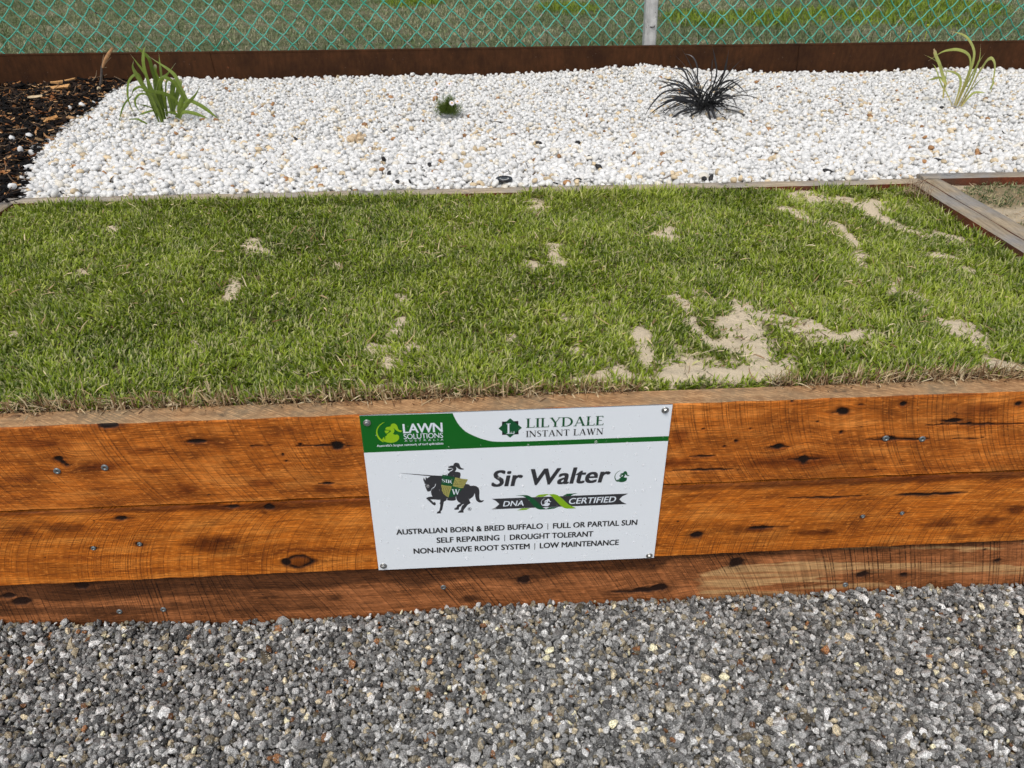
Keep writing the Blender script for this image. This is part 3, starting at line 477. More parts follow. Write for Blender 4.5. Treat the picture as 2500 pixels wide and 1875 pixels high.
for x, z in SCREWS2: screw(x, z, 0.0, s2, r=0.0048, sunk=0.0012)
for x, z in SCREWS3: screw(x, z, 0.0112, s3, r=0.0062)

# ------------------------------------------------------------------ sign
SX, SZ, SY = 0.0, 0.0018, -0.0048
sign = empty('turf_sign', (0.3, SY, -0.398))
tag(sign, 'white metal turf sign with green header and mounted horseman, bolted on the sleepers', 'sign')
M_PANEL = Mat('sign_white')
_sp = M_PANEL.ramp(M_PANEL.noise(M_PANEL.pos(), 420, 2, 0.5), [(0.0, 0.0), (0.70, 0.0), (0.76, 0.8)])
_z = M_PANEL.n('ShaderNodeSeparateXYZ', {0: M_PANEL.pos()}).outputs[2]
_low = M_PANEL.math('MULTIPLY', _sp, M_PANEL.ramp(M_PANEL.math('MULTIPLY', _z, -2.5), [(0.55, 0.0), (0.95, 1.0)]))
M_PANEL.color(M_PANEL.mix(_low, (0.81, 0.86, 0.91), (0.34, 0.29, 0.24)))
M_PANEL.set(Roughness=0.28)
_pn = M_PANEL.noise(M_PANEL.pos(), 9, 2)
M_PANEL.bump(_pn, 0.12, 0.004); M_PANEL = M_PANEL.m
M_EDGE = plain('sign_edge', (0.25, 0.27, 0.28), 0.4, 0.4)
M_GREEN = plain('ink_green', (0.004, 0.125, 0.012), 0.3)
M_DGREEN = plain('ink_dark_green', (0.006, 0.085, 0.028), 0.3)
M_LIME = plain('ink_lime', (0.29, 0.52, 0.012), 0.3)
M_LEAF = plain('ink_leaf', (0.23, 0.44, 0.010), 0.3)
M_INK = plain('ink_charcoal', (0.035, 0.036, 0.042), 0.32)
M_BLACK = plain('ink_black', (0.012, 0.012, 0.013), 0.32)
M_GOLD = plain('ink_olive', (0.36, 0.34, 0.10), 0.32)
M_WHITE = plain('ink_white', (0.74, 0.81, 0.88), 0.3)
SM = [M_GREEN, M_DGREEN, M_LIME, M_LEAF, M_INK, M_BLACK, M_GOLD, M_WHITE]
GREEN, DGREEN, LIME, LEAF, INK, BLACK, GOLD, WHITE = range(8)

bm = bmesh.new()
bmesh.ops.create_cube(bm, size=1.0)
for v in bm.verts: v.co = Vector((SX + 0.29965 + v.co.x * 0.5993, SY + 0.0015 + v.co.y * 0.003, SZ - 0.2 + v.co.z * 0.4))
bmesh.ops.recalc_face_normals(bm, faces=bm.faces[:])
for f in bm.faces: f.material_index = 0 if f.normal.y < -0.5 else 1
bm_obj('panel', bm, [M_PANEL, M_EDGE], sign)

def smm(u, v, lay): return Vector((SX + u / 1000.0, SY - 0.00012 - 0.00006 * lay, SZ - v / 1000.0))
def fill(bm, pts, mat, lay):
    vs = [bm.verts.new(smm(u, v, lay)) for u, v in pts]
    es = [bm.edges.new((vs[k], vs[(k + 1) % len(vs)])) for k in range(len(vs))]
    r = bmesh.ops.triangle_fill(bm, use_beauty=True, use_dissolve=False, edges=es, normal=(0, -1, 0))
    for g in r['geom']:
        if isinstance(g, bmesh.types.BMFace): g.material_index = mat
def smooth_poly(pts, n=4):
    out = []
    L = len(pts)
    for k in range(L):
        p0, p1, p2, p3 = (np.array(pts[(k + d) % L], float) for d in (-1, 0, 1, 2))
        a = p1 - p0; b = p2 - p1; c = p3 - p2
        for i in range(n):
            t = i / n
            q = 0.5 * ((2 * p1) + (p2 - p0) * t + (2 * p0 - 5 * p1 + 4 * p2 - p3) * t * t + (-p0 + 3 * p1 - 3 * p2 + p3) * t ** 3)
            def sharp(u, v): return np.dot(u, v) / (np.linalg.norm(u) * np.linalg.norm(v) + 1e-9) < 0.35
            if sharp(a, b) or sharp(b, c): q = q * 0.35 + (p1 + (p2 - p1) * t) * 0.65
            out.append(tuple(q))
    return out
def strip(bm, pts, w, mat, lay):
    for k, (a, b) in enumerate(zip(pts, pts[1:])):
        a = np.array(a); b = np.array(b); d = (b - a) / (np.linalg.norm(b - a) + 1e-9); n_ = np.array([-d[1], d[0]]) * w / 2
        fill(bm, [a - n_, b - n_, b + n_, a + n_], mat, lay + 0.13 * (k % 2))
def fit_box(pts, src, dst):
    (x0, y0), (x1, _), (_, y1), _ = src
    return [(dst[0][0] + (u - src[0][0]) / (src[1][0] - src[0][0]) * (dst[1][0] - dst[0][0]), dst[0][1] + (v - src[0][1]) / (src[2][1] - src[0][1]) * (dst[2][1] - dst[0][1])) for u, v in pts]

bm = bmesh.new()
fill(bm, BAND[:1] + [tuple(q) for q in spline(BAND[1:8], 5)] + BAND[8:], GREEN, 1)
bm_obj('header_band', bm, SM, sign)

bm = bmesh.new()
for pts in (BUST, BUSTV, CRES): fill(bm, smooth_poly(pts, 3), LIME, 3)
bm_obj('helmet_logo', bm, SM, sign)
for q, colr, lay in ((0, DGREEN, 3), (1, WHITE, 9)):
    bm = bmesh.new()
    for pts in (BUST, BUSTV, CRES): fill(bm, smooth_poly(fit_box(pts, BOX_SW[2], BOX_SW[q]), 3), colr, lay)
    bm_obj('helmet_logo', bm, SM, sign)
bm = bmesh.new()
fill(bm, SQ, BLACK, 3); fill(bm, DIAM, DGREEN, 5)
bm_obj('diamond_logo', bm, SM, sign)

bm = bmesh.new()
fill(bm, smooth_poly(HORSE, 3), INK, 2)
fill(bm, smooth_poly(KNIGHT, 3), INK, 3)
fill(bm, VISOR, INK, 3); fill(bm, CHIP, INK, 4); fill(bm, LANCE, INK, 5)
bm_obj('horseman_emblem', bm, SM, sign)

bm = bmesh.new()
fill(bm, SHIELD, DGREEN, 6)
fill(bm, GOLD1, GOLD, 7); fill(bm, GOLD2, GOLD, 7)
for ln in GLINES: strip(bm, ln, 0.55, BLACK, 8)
bm_obj('shield_emblem', bm, SM, sign)

bm = bmesh.new()
fill(bm, TWL2, LEAF, 2); fill(bm, TWL3, LEAF, 2); fill(bm, TWG3, DGREEN, 2); fill(bm, TWG2, DGREEN, 2)
fill(bm, BAN, INK, 4)
fill(bm, smooth_poly(TWG, 2), DGREEN, 6); fill(bm, smooth_poly(TWL, 2), LEAF, 6)
bm_obj('ribbon_banner', bm, SM, sign)

# lettering ---------------------------------------------------------
def text_mesh(s, bold=0.0, shear=0.0, spacing=1.0):
    cu = bpy.data.curves.new('t', 'FONT'); cu.body = s; cu.fill_mode = 'FRONT'; cu.resolution_u = 4
    cu.offset = bold; cu.shear = shear; cu.space_character = spacing
    ob = bpy.data.objects.new('t', cu)
    me = bpy.data.meshes.new_from_object(ob)
    V = np.empty(len(me.vertices) * 3); me.vertices.foreach_get('co', V); V = V.reshape(-1, 3)[:, :2]
    Fs = [tuple(p.vertices) for p in me.polygons]
    bpy.data.objects.remove(ob); bpy.data.curves.remove(cu); bpy.data.meshes.remove(me)
    return V, Fs
CAPH = text_mesh('H')[0][:, 1].max()
# roman letters with stroke contrast and serifs, cap height 1
T_, t_ = 0.15, 0.055
def _bar(x0, y0, x1, y1, w): 
    a = np.array([x0, y0]); b = np.array([x1, y1]); d = (b - a) / np.linalg.norm(b - a); n_ = np.array([-d[1], d[0]]) * w / 2
    return [tuple(a - n_), tuple(b - n_), tuple(b + n_), tuple(a + n_)]
def _ser(x, y, w=0.17): return _bar(x - w, y, x + w, y, 0.045)
def _curve(pts, ws):
    L = []; Rr = []
    for k, (p, w) in enumerate(zip(pts, ws)):
        a = np.array(pts[max(0, k - 1)]); b = np.array(pts[min(len(pts) - 1, k + 1)]); d = (b - a) / np.linalg.norm(b - a); n_ = np.array([-d[1], d[0]]) * w / 2
        L.append(tuple(np.array(p) + n_)); Rr.append(tuple(np.array(p) - n_))
    return L + Rr[::-1]
def _bowl(x0, y0, y1, rx, T=T_):
    pts = [(x0 + rx * math.sin(t) if True else 0, (y0 + y1) / 2 + (y1 - y0) / 2 * math.cos(t)) for t in np.linspace(0, math.pi, 17)]
    ws = [t_ + (T - t_) * math.sin(t) for t in np.linspace(0, math.pi, 17)]
    return _curve(pts, ws)
SERIF = {
    'L': (0.62, [_bar(0.15, 0, 0.15, 1, T_), _ser(0.15, 0.978), _bar(0.0, 0.028, 0.58, 0.028, t_), _bar(0.575, 0.0, 0.60, 0.22, 0.05)]),
    'I': (0.32, [_bar(0.16, 0, 0.16, 1, T_), _ser(0.16, 0.978), _ser(0.16, 0.022)]),
    'Y': (0.78, [_bar(0.39, 0, 0.39, 0.48, T_), _bar(0.10, 1, 0.39, 0.44, T_), _bar(0.70, 1, 0.41, 0.46, t_), _ser(0.39, 0.022), _ser(0.10, 0.978, 0.13), _ser(0.70, 0.978, 0.12)]),
    'D': (0.84, [_bar(0.15, 0, 0.15, 1, T_), _bar(0.0, 0.028, 0.36, 0.028, t_), _bar(0.0, 0.972, 0.36, 0.972, t_), _bowl(0.34, 0.028, 0.972, 0.42)]),
    'A': (0.86, [_bar(0.42, 1, 0.12, 0.0, t_), _bar(0.42, 1.0, 0.74, 0.0, T_), _bar(0.2, 0.33, 0.62, 0.33, t_), _ser(0.11, 0.022, 0.12), _ser(0.74, 0.022, 0.14)]),
    'E': (0.62, [_bar(0.15, 0, 0.15, 1, T_), _bar(0.0, 0.028, 0.56, 0.028, t_), _bar(0.0, 0.972, 0.53, 0.972, t_), _bar(0.15, 0.52, 0.46, 0.52, t_), _bar(0.55, 0, 0.58, 0.2, 0.05), _bar(0.525, 1.0, 0.53, 0.82, 0.05)]),
    'N': (0.88, [_bar(0.13, 0, 0.13, 1, t_), _bar(0.13, 0.97, 0.74, 0.02, T_), _bar(0.74, 0, 0.74, 1, t_), _ser(0.13, 0.022, 0.12), _ser(0.10, 0.978, 0.10), _ser(0.74, 0.978, 0.12)]),
    'S': (0.58, [_curve([(0.50, 0.86), (0.40, 0.955), (0.27, 0.97), (0.14, 0.91), (0.09, 0.78), (0.15, 0.64), (0.28, 0.54), (0.41, 0.44), (0.48, 0.30), (0.43, 0.12), (0.30, 0.03), (0.16, 0.04), (0.06, 0.16)], [0.05, 0.055, 0.06, 0.09, 0.13, 0.15, 0.15, 0.15, 0.14, 0.09, 0.06, 0.055, 0.05])]),
    'T': (0.70, [_bar(0.35, 0, 0.35, 1, T_), _bar(0.04, 0.972, 0.66, 0.972, t_), _ser(0.35, 0.022), _bar(0.04, 1, 0.02, 0.8, 0.05), _bar(0.66, 1, 0.68, 0.8, 0.05)]),
    'W': (1.12, [_bar(0.12, 1, 0.36, 0, T_), _bar(0.36, 0, 0.56, 0.95, t_), _bar(0.54, 1, 0.78, 0, T_), _bar(0.78, 0, 1.0, 1, t_), _ser(0.11, 0.978, 0.13), _ser(0.54, 0.978, 0.11), _ser(1.0, 0.978, 0.11)]),
    'R': (0.76, [_bar(0.15, 0, 0.15, 1, T_), _bowl(0.30, 0.48, 0.972, 0.24, 0.13), _bar(0.0, 0.972, 0.32, 0.972, t_), _bar(0.15, 0.48, 0.32, 0.48, t_), _bar(0.34, 0.48, 0.66, 0.02, T_), _ser(0.15, 0.022), _ser(0.67, 0.022, 0.09)]),
    ' ': (0.4, []),
}
bm = bmesh.new()
LAYER = [10.0]
def put(V, Fs, mp, mat):
    vs = [bm.verts.new(smm(*mp(x, y), LAYER[0])) for x, y in V]
    for f in Fs:
        try: bm.faces.new([vs[i] for i in f]).material_index = mat
        except ValueError: pass
def serif_text(s, quad, mat, x0, x1, base, cap, shear=0.0, gap=0.06, slope=0.0, weight=1.0):
    tot = sum(SERIF[c][0] + gap for c in s) - gap
    k = (x1 - x0) / tot; x = 0.0
    for c in s:
        for q, pl in enumerate(SERIF[c][1]):
            vs = [bm.verts.new(smm(x0 + (x + px + shear * py) * k, base + slope * (x + px) * k - py * cap, LAYER[0] + 0.05 * q)) for px, py in pl]
            if len(pl) <= 4: f = bm.faces.new(vs); f.material_index = mat
            else:
                h = len(pl) // 2
                for i in range(h - 1):
                    f = bm.faces.new((vs[i], vs[i + 1], vs[len(pl) - 2 - i], vs[len(pl) - 1 - i])); f.material_index = mat
        x += SERIF[c][0] + gap
STY = dict(logo=(0.045, 0, WHITE, 0.9), logothin=(0.008, 0, WHITE, 0.95), tiny=(0.0, 0, WHITE, 1), tag=(0.035, 0, WHITE, 1.0), ital=(0.057, 0.19, INK, 1.0), italw=(0.036, 0.19, WHITE, 1.0), cap=(0.050, 0, BLACK, 1.0))
for s, x0, x1, base, cap, st in TEXT:
    if st in ('serif', 'serif2', 'serifw'):
        serif_text(s, None, DGREEN if st == 'serif' else BLACK if st == 'serif2' else WHITE, x0, x1, base, cap * (0.96 if st != 'serifw' else 0.9))
        continue
    b, sh, mt, sp_ = STY[st]
    V, Fs = text_mesh(s, 0.0, sh, sp_)
    mn, mx = V[:, 0].min(), V[:, 0].max()
    kx = (x1 - x0 - 1.2 * b * cap) / (mx - mn); ky = cap / (CAPH + b)
    if st == 'ital': ky = cap * 0.97 / CAPH
    for q, (ox, oy) in enumerate([(0, 0), (-1, -.5), (1, .5), (-1, .5), (1, -.5)] if b > 0 else [(0, 0)]):
        LAYER[0] = 10.0 + 0.15 * q
        put(V, Fs, lambda x, y: (x0 + 0.6 * b * cap + (x - mn) * kx + ox * b * cap * 0.6, base - y * ky + oy * b * cap * 0.5), mt)
    LAYER[0] = 10.0
for (a, b_) in BARS: fill(bm, [(a[0] - 0.6, a[1]), (a[0] + 0.6, a[1]), (b_[0] + 0.6, b_[1]), (b_[0] - 0.6, b_[1])], BLACK, 10)
(ax, ay), (bx_, by_), (cx_, cy_) = SIRW[0]
serif_text('SIR', None, WHITE, ax, bx_ - 1, ay, ay - cy_ - 1.5, 0.0, 0.03, (by_ - ay) / (bx_ - ax))
(ax, ay), (bx_, by_), (cx_, cy_) = SIRW[1]
serif_text('W', None, WHITE, ax - 0.5, bx_ + 0.5, ay + 1, (ay - cy_) * 0.95, 0.06, 0.03, 0.06)
(rx_, ry_), (rx2, _) = REG
rr = rx2 - rx_
for k in range(20):
    a0, a1 = 2 * math.pi * k / 20, 2 * math.pi * (k + 1) / 20
    fill(bm, [(rx_ + q * math.cos(a), ry_ + q * math.sin(a)) for q, a in ((rr, a0), (rr, a1), (rr * 0.86, a1), (rr * 0.86, a0))], INK, 10)
V, Fs = text_mesh('R', 0.02)
put(V, Fs, lambda x, y: (rx_ + (x - V[:, 0].mean()) * rr * 1.6, ry_ + rr * 0.55 - y * rr * 1.6), INK)
bm_obj('lettering', bm, SM, sign)

for u, v in BOLTS:
    x, z = SX + u / 1000, SZ - v / 1000
    bm = bmesh.new()
    lathe(bm, [(0.0074, 0.0), (0.0074, 0.0012), (0.0066, 0.0018), (0.0046, 0.0020)], 20, x, z, SY)
    lathe(bm, [(0.0046, 0.0019), (0.0046, 0.0050), (0.0040, 0.0056)], 6, x, z, SY, 0, True, 0.3)
    lathe(bm, [(0.0027, 0.0057), (0.0022, 0.0061)], 12, x, z, SY, 1)
    bm_obj('bolt', bm, [M_STEEL, M_ZINC], sign)

# rain drops on the panel
M_WATER = Mat('water'); M_WATER.color((1, 1, 1)); M_WATER.set(Roughness=0.03, IOR=1.33, Alpha=0.22); M_WATER = M_WATER.m
bm = bmesh.new(); bmesh.ops.create_uvsphere(bm, u_segments=8, v_segments=6, radius=1.0)
sv = np.array([v.co[:] for v in bm.verts]); sf3 = np.array([[v.index for v in f.verts] for f in bm.faces if len(f.verts) == 3]); sf4 = np.array([[v.index for v in f.verts] for f in bm.faces if len(f.verts) == 4]); bm.free()
n = 330
ux = rng.random(n) * 0.58 + 0.01; vz = rng.random(n) ** 0.85 * 0.38 + 0.01
r = 0.0008 + 0.0030 * rng.random(n) ** 3.5
Vd = sv[None] * np.stack([r, np.full(n, 1) * r * 0.4, r * (1 + 0.5 * rng.random(n))], -1)[:, None] + np.stack([SX + ux, np.full(n, SY - 0.0003), SZ - vz], -1)[:, None]
off = (np.arange(n) * len(sv))[:, None, None]
me = np_mesh('water_drops', Vd.reshape(-1, 3), [(sf3[None] + off).reshape(-1, 3), (sf4[None] + off).reshape(-1, 4)], M_WATER, True)
tag(link('water_drops', me, sign), 'clear rain drops beaded on the panel', kind='stuff')

# ------------------------------------------------------------------ ground sheets
def sheet(name, xs, ys, zf, mat, label=None, cols=None, floats=None, kind='structure'):
    X, Y = np.meshgrid(xs, ys)
    Z = zf(X, Y) if callable(zf) else np.full_like(X, zf)
    nx, ny = len(xs), len(ys)
    i = (np.arange(ny - 1)[:, None] * nx + np.arange(nx - 1)[None]).ravel()
    Q = np.stack([i, i + 1, i + nx + 1, i + nx], -1)
    V = np.stack([X, Y, Z], -1).reshape(-1, 3)
    c = cols(X, Y).reshape(-1, 3) if cols else None
    o = link(name, np_mesh(name, V, Q, mat, True, cols=c))
    tag(o, label, kind=kind)
    return o

M_DUST = Mat('gravel_bed'); M_DUST.color(M_DUST.ramp(M_DUST.noise(M_DUST.pos(), 140, 4), [(0.3, (0.04, 0.04, 0.04)), (0.7, (0.14, 0.135, 0.12))])); M_DUST.set(Roughness=0.95); M_DUST.bump(M_DUST.noise(M_DUST.pos(), 120, 3), 0.8, 0.01); M_DUST = M_DUST.m
def grav_z(X):
    return np.interp(X, [-2, -0.85, -0.66, -0.44, -0.22, -0.04, 0.15, 0.38, 0.62, 1.5, 3], [-0.518, -0.521, -0.536, -0.548, -0.557, -0.553, -0.540, -0.538, -0.547, -0.550, -0.560])
far = np.concatenate([-np.geomspace(200, 3.5, 14), np.arange(-3, 3.1, 0.25), np.geomspace(3.5, 200, 14)])
sheet('ground', far, np.concatenate([-np.geomspace(200, 1.6, 14), np.arange(-1.5, 0.04, 0.15), [0.045]]), lambda X, Y: grav_z(X) - 0.020, M_DUST)

# field behind the fence
M_FIELD = Mat('field_turf')
_p = M_FIELD.pos()
_c = M_FIELD.ramp(M_FIELD.noise(_p, 3.0, 6, 0.7), [(0.33, (0.075, 0.10, 0.045)), (0.48, (0.12, 0.135, 0.07)), (0.62, (0.20, 0.18, 0.12))])
_c = M_FIELD.mix(0.7, _c, M_FIELD.ramp(M_FIELD.noise(M_FIELD.scale(_p, (1, .6, 1)), 45, 4, 0.7), [(0.3, 0.45), (0.5, 1.0), (0.7, 1.5)]), 'MULTIPLY')
M_FIELD.color(_c); M_FIELD.set(Roughness=0.95); M_FIELD.b.inputs['Specular IOR Level'].default_value = 0.1
M_FIELD.bump(M_FIELD.noise(_p, 40, 4, 0.7), 1.0, 0.02); M_FIELD = M_FIELD.m
ZF = -0.02
sheet('field', np.concatenate([-np.geomspace(220, 13, 10), np.arange(-12, 12.1, 0.2), np.geomspace(13, 220, 10)]),
      np.concatenate([np.arange(3.385, 13, 0.2), np.geomspace(13.5, 400, 16)]), lambda X, Y: ZF + 0.03 * (fbm(X * 0.8, Y * 0.8, 5, 3) - 0.5) * sstep(3.6, 4.4, Y), M_FIELD)

# ------------------------------------------------------------------ blades of grass, vectorised
def blades(root, az, tilt0, tilt1, length, halfw, col, tipcol=None, tipstart=0.0, rollv=None):
    n = len(root)
    prof = np.array([0.75, 1.0, 0.72]); 
    th = np.stack([tilt0, tilt0 + (tilt1 - tilt0) * 0.5, tilt1], -1)
    seg = (length / 3)[:, None]
    d = np.stack([np.sin(th) * np.cos(az)[:, None], np.sin(th) * np.sin(az)[:, None], np.cos(th)], -1) * seg[..., None]
    p = np.concatenate([root[:, None], root[:, None] + np.cumsum(d, 1)], 1)
    wdir = np.stack([-np.sin(az), np.cos(az), np.zeros(n)], -1)
    if rollv is not None:
        wdir = wdir * np.cos(rollv)[:, None] + np.stack([np.zeros(n), np.zeros(n), np.ones(n)], -1) * np.sin(rollv)[:, None]
    V = np.empty((n, 7, 3))
    for k in range(3):
        w = wdir * (halfw * prof[k])[:, None]
        V[:, 2 * k] = p[:, k] - w; V[:, 2 * k + 1] = p[:, k] + w
    V[:, 6] = p[:, 3]
    C = np.repeat(col[:, None], 7, 1)
    if tipcol is not None:
        C[:, 6] = tipcol; C[:, 4:6] = C[:, 4:6] * (1 - tipstart) + tipcol[:, None] * tipstart
    b = (np.arange(n) * 7)[:, None]
    quads = np.concatenate([b + np.array([[0, 1, 3, 2]]), b + np.array([[2, 3, 5, 4]])])
    tris = b + np.array([[4, 5, 6]])
    return V.reshape(-1, 3), quads, tris, C.reshape(-1, 3)
def blade_object(name, sets, mat, label=None):
    V = []; Q = []; T = []; C = []; o = 0
    for v, q, t, c in sets:
        V.append(v); Q.append(q + o); T.append(t + o); C.append(c); o += len(v)
    me = np_mesh(name, np.concatenate(V), [np.concatenate(Q), np.concatenate(T)], mat, True, cols=np.concatenate(C))
    return tag(link(name, me), label, kind='stuff')
def lerp_cols(pal, t):
    pal = np.array(pal); t = np.clip(t, 0, 0.9999) * (len(pal) - 1); i = t.astype(int); f = (t - i)[:, None]
    return pal[i] * (1 - f) + pal[i + 1] * f

M_BLADE = tinted('grass_blade', 0.5, 0.35, 0.25)
M_STRAW = tinted('straw', 0.8, 0.15, 0.1)

# ------------------------------------------------------------------ lawn bed
caps = np.array(SANDCAPS)
def sand_mask(X, Y):
    m = np.full(np.shape(X), 9.0)
    for x0, y0, x1, y1, r in caps:
        dx, dy = x1 - x0, y1 - y0; L2 = dx * dx + dy * dy + 1e-9
        t = np.clip(((X - x0) * dx + (Y - y0) * dy) / L2, 0, 1)
        d = np.hypot(X - x0 - t * dx, (Y - y0 - t * dy) * 0.75) / (r * (1.15 + 0.55 * sstep(0.6, 1.0, Y)) + 0.006)
        m = np.minimum(m, d)
    m = m + 1.9 * (fbm(np.asarray(X) * 30, np.asarray(Y) * 24, 71, 5) - 0.47)
    return 1 - sstep(0.35, 1.6, m)
def sparse_mask(X, Y):
    m = np.full(np.shape(X), 9.0)
    for x0, y0, rx, ry in SPARSE: m = np.minimum(m, np.hypot((X - x0) / rx, (Y - y0) / ry))
    return (1 - sstep(0.6, 1.25, m + 0.9 * (fbm(np.asarray(X) * 9, np.asarray(Y) * 9, 72, 3) - 0.5)))
def sand_cover(X, Y):
    return np.maximum(sand_mask(X, Y), sparse_mask(X, Y) * sstep(0.50, 0.62, fbm(np.asarray(X) * 20, np.asarray(Y) * 20, 74, 4)))
def lawn_z(X, Y):
    base = -0.016 - 0.012 * sstep(0.1, 0.5, Y) + 0.010 * sstep(1.0, 1.3, Y) - 0.012 * sstep(0.9, 1.7, X) * sstep(0.2, 0.8, Y)
    base = base + 0.012 * (fbm(X * 2.2, Y * 2.2, 73, 3) - 0.5) * sstep(0.05, 0.25, Y)
    return base
M_SAND = Mat('sandy_soil')
_t = M_SAND.attr('tint').outputs['Color']
_g = M_SAND.noise(M_SAND.pos(), 700, 2, 0.7)
_c = M_SAND.mix(0.8, _t, M_SAND.ramp(_g, [(0.25, 0.62), (0.5, 1.0), (0.75, 1.25)]), 'MULTIPLY')
_bits = M_SAND.ramp(M_SAND.noise(M_SAND.pos(), 150, 2, 0.5), [(0.0, 0.7), (0.24, 0.7), (0.28, 0.0)])
_c = M_SAND.mix(_bits, _c, (0.09, 0.055, 0.03))
M_SAND.color(_c); M_SAND.set(Roughness=0.95); M_SAND.b.inputs['Specular IOR Level'].default_value = 0.1
M_SAND.bump(M_SAND.math('ADD', _g, M_SAND.math('MULTIPLY', M_SAND.noise(M_SAND.pos(), 90, 4, 0.65), 2.5)), 0.7, 0.004); M_SAND = M_SAND.m
def lawn_cols(X, Y):
    s = sstep(0.25, 0.75, np.maximum(sand_mask(X, Y), sparse_mask(X, Y)))[..., None]
    thatch = lerp_cols([(0.10, 0.085, 0.035), (0.20, 0.16, 0.08), (0.33, 0.27, 0.16)], fbm(X * 30, Y * 30, 75, 3).ravel()).reshape(*X.shape, 3)
    return thatch * (1 - s) + np.array([0.72, 0.60, 0.425]) * s
sheet('sand_bed', np.arange(-1.262, 1.7451, 0.008), np.arange(0.0495, 1.3251, 0.008), lambda X, Y: lawn_z(X, Y) + 0.005 * sand_mask(X, Y) * (0.4 + 1.4 * fbm(X * 24, Y * 24, 77, 4)), M_SAND, cols=lawn_cols)

GREENS = [(0.066, 0.112, 0.006), (0.150, 0.218, 0.010), (0.245, 0.328, 0.018), (0.36, 0.44, 0.042), (0.50, 0.54, 0.11)]
def tufts(n, per, x0, x1, y0, y1, dens, zf, size=1.0, pal=GREENS, seed=0):
    tx = rng.random(n) * (x1 - x0) + x0; ty = rng.random(n) * (y1 - y0) + y0
    keep = rng.random(n) < dens(tx, ty)
    tx, ty = tx[keep], ty[keep]
    vig = fbm(tx * 2.6, ty * 2.6, 81 + seed, 4); fine = fbm(tx * 11, ty * 11, 83 + seed, 3)
    n = len(tx)
    m = rng.integers(per - 2, per + 3, n)
    idx = np.repeat(np.arange(n), m); N = len(idx)
    sp = 0.007
    rx = tx[idx] + rng.normal(0, sp, N); ry = ty[idx] + rng.normal(0, sp, N)
    rx = np.clip(rx, x0, x1); ry = np.clip(ry, y0, y1)
    flow = (fbm(tx * 3.5, ty * 3.5, 87 + seed, 3) * 4 * math.pi)[idx]
    az = np.where(rng.random(N) < 0.35, flow + rng.normal(0, 0.7, N), rng.random(N) * 2 * math.pi)
    t0 = np.abs(rng.normal(0.45, 0.30, N)); t1 = t0 + np.abs(rng.normal(0.55, 0.40, N))
    L = size * (0.015 + 0.017 * rng.random(N)) * (0.72 + 0.55 * vig[idx])
    hw = (0.0012 + 0.0012 * rng.random(N)) * (0.85 + 0.3 * size)
    base = lerp_cols(pal, np.clip(0.44 + 1.0 * (fine[idx] - 0.5) * 0.7 + 0.45 * (vig[idx] - 0.5) + rng.normal(0, 0.22, N), 0, 1))
    pale = rng.random(N) < 0.14
    base[pale] = base[pale] * 0.3 + np.array([0.55, 0.50, 0.26]) * 0.8 * (0.6 + 0.6 * rng.random(pale.sum()))[:, None]
    tip = base * 1.15
    cut = rng.random(N) < 0.30
    tip[cut] = np.array([0.62, 0.58, 0.32]) * (0.6 + 0.6 * rng.random(cut.sum()))[:, None]
    ts = np.where(cut, 0.35 * rng.random(N), 0)[:, None, None]
    root = np.stack([rx, ry, zf(rx, ry) - 0.002], -1)
    return blades(root, az, t0, t1, L, hw, base, tip, ts, rng.normal(0, 0.6, N))
def lawn_dens(x, y):
    s = sand_cover(x, y)
    d = 1 - sstep(0.10, 0.90, s) * (0.965 - 0.35 * (fbm(x * 30, y * 30, 92, 2) > 0.64))
    thin = 0.72 + 0.55 * fbm(x * 7, y * 7, 91, 4)
    near_sand_r = sstep(0.8, 1.5, x) * 0.12
    return np.clip(d * (thin - near_sand_r), 0, 1)
lawn_sets = [tufts(40000, 6, -1.255, 1.742, 0.072, 1.322, lawn_dens, lawn_z)]
# longer tufts against the back board and the divider
lawn_sets.append(tufts(1500, 6, -1.25, 1.74, 1.25, 1.322, lambda x, y: (fbm(x * 6, y * 0, 93, 3) > 0.40) * 1.0 * (1 - sand_mask(x, y)), lawn_z, 1.6, seed=5))
lawn_sets.append(tufts(500, 6, 1.69, 1.742, 0.15, 1.3, lambda x, y: (fbm(x * 0, y * 7, 95, 3) > 0.36) * 1.0, lawn_z, 1.6, seed=6))
# fringe leaning over the front sleeper
def fr_dens(x, y): return (1 - sstep(0.52, 0.58, x) * (1 - sstep(0.80, 0.86, x))) * (1 - 0.8 * sstep(1.1, 1.14, x)) * (0.6 + 0.4 * fbm(x * 9, y, 97, 3))
lawn_sets.append(tufts(900, 6, -1.25, 1.7, 0.060, 0.090, lambda x, y: fr_dens(x, y) * 0.6, lambda X, Y: lawn_z(X, Y) + 0.008, 1.1, seed=7))
lawn_sets.append(tufts(2600, 3, -1.25, 1.74, 0.06, 1.3, lambda x, y: sand_mask(x, y) * (fbm(x * 26, y * 26, 99, 2) > 0.56) * 0.55, lambda X, Y: lawn_z(X, Y) + 0.004, 0.85, seed=8))
blade_object('lawn_grass', lawn_sets, M_BLADE, 'dense green buffalo lawn with pale cut tips in the raised bed')

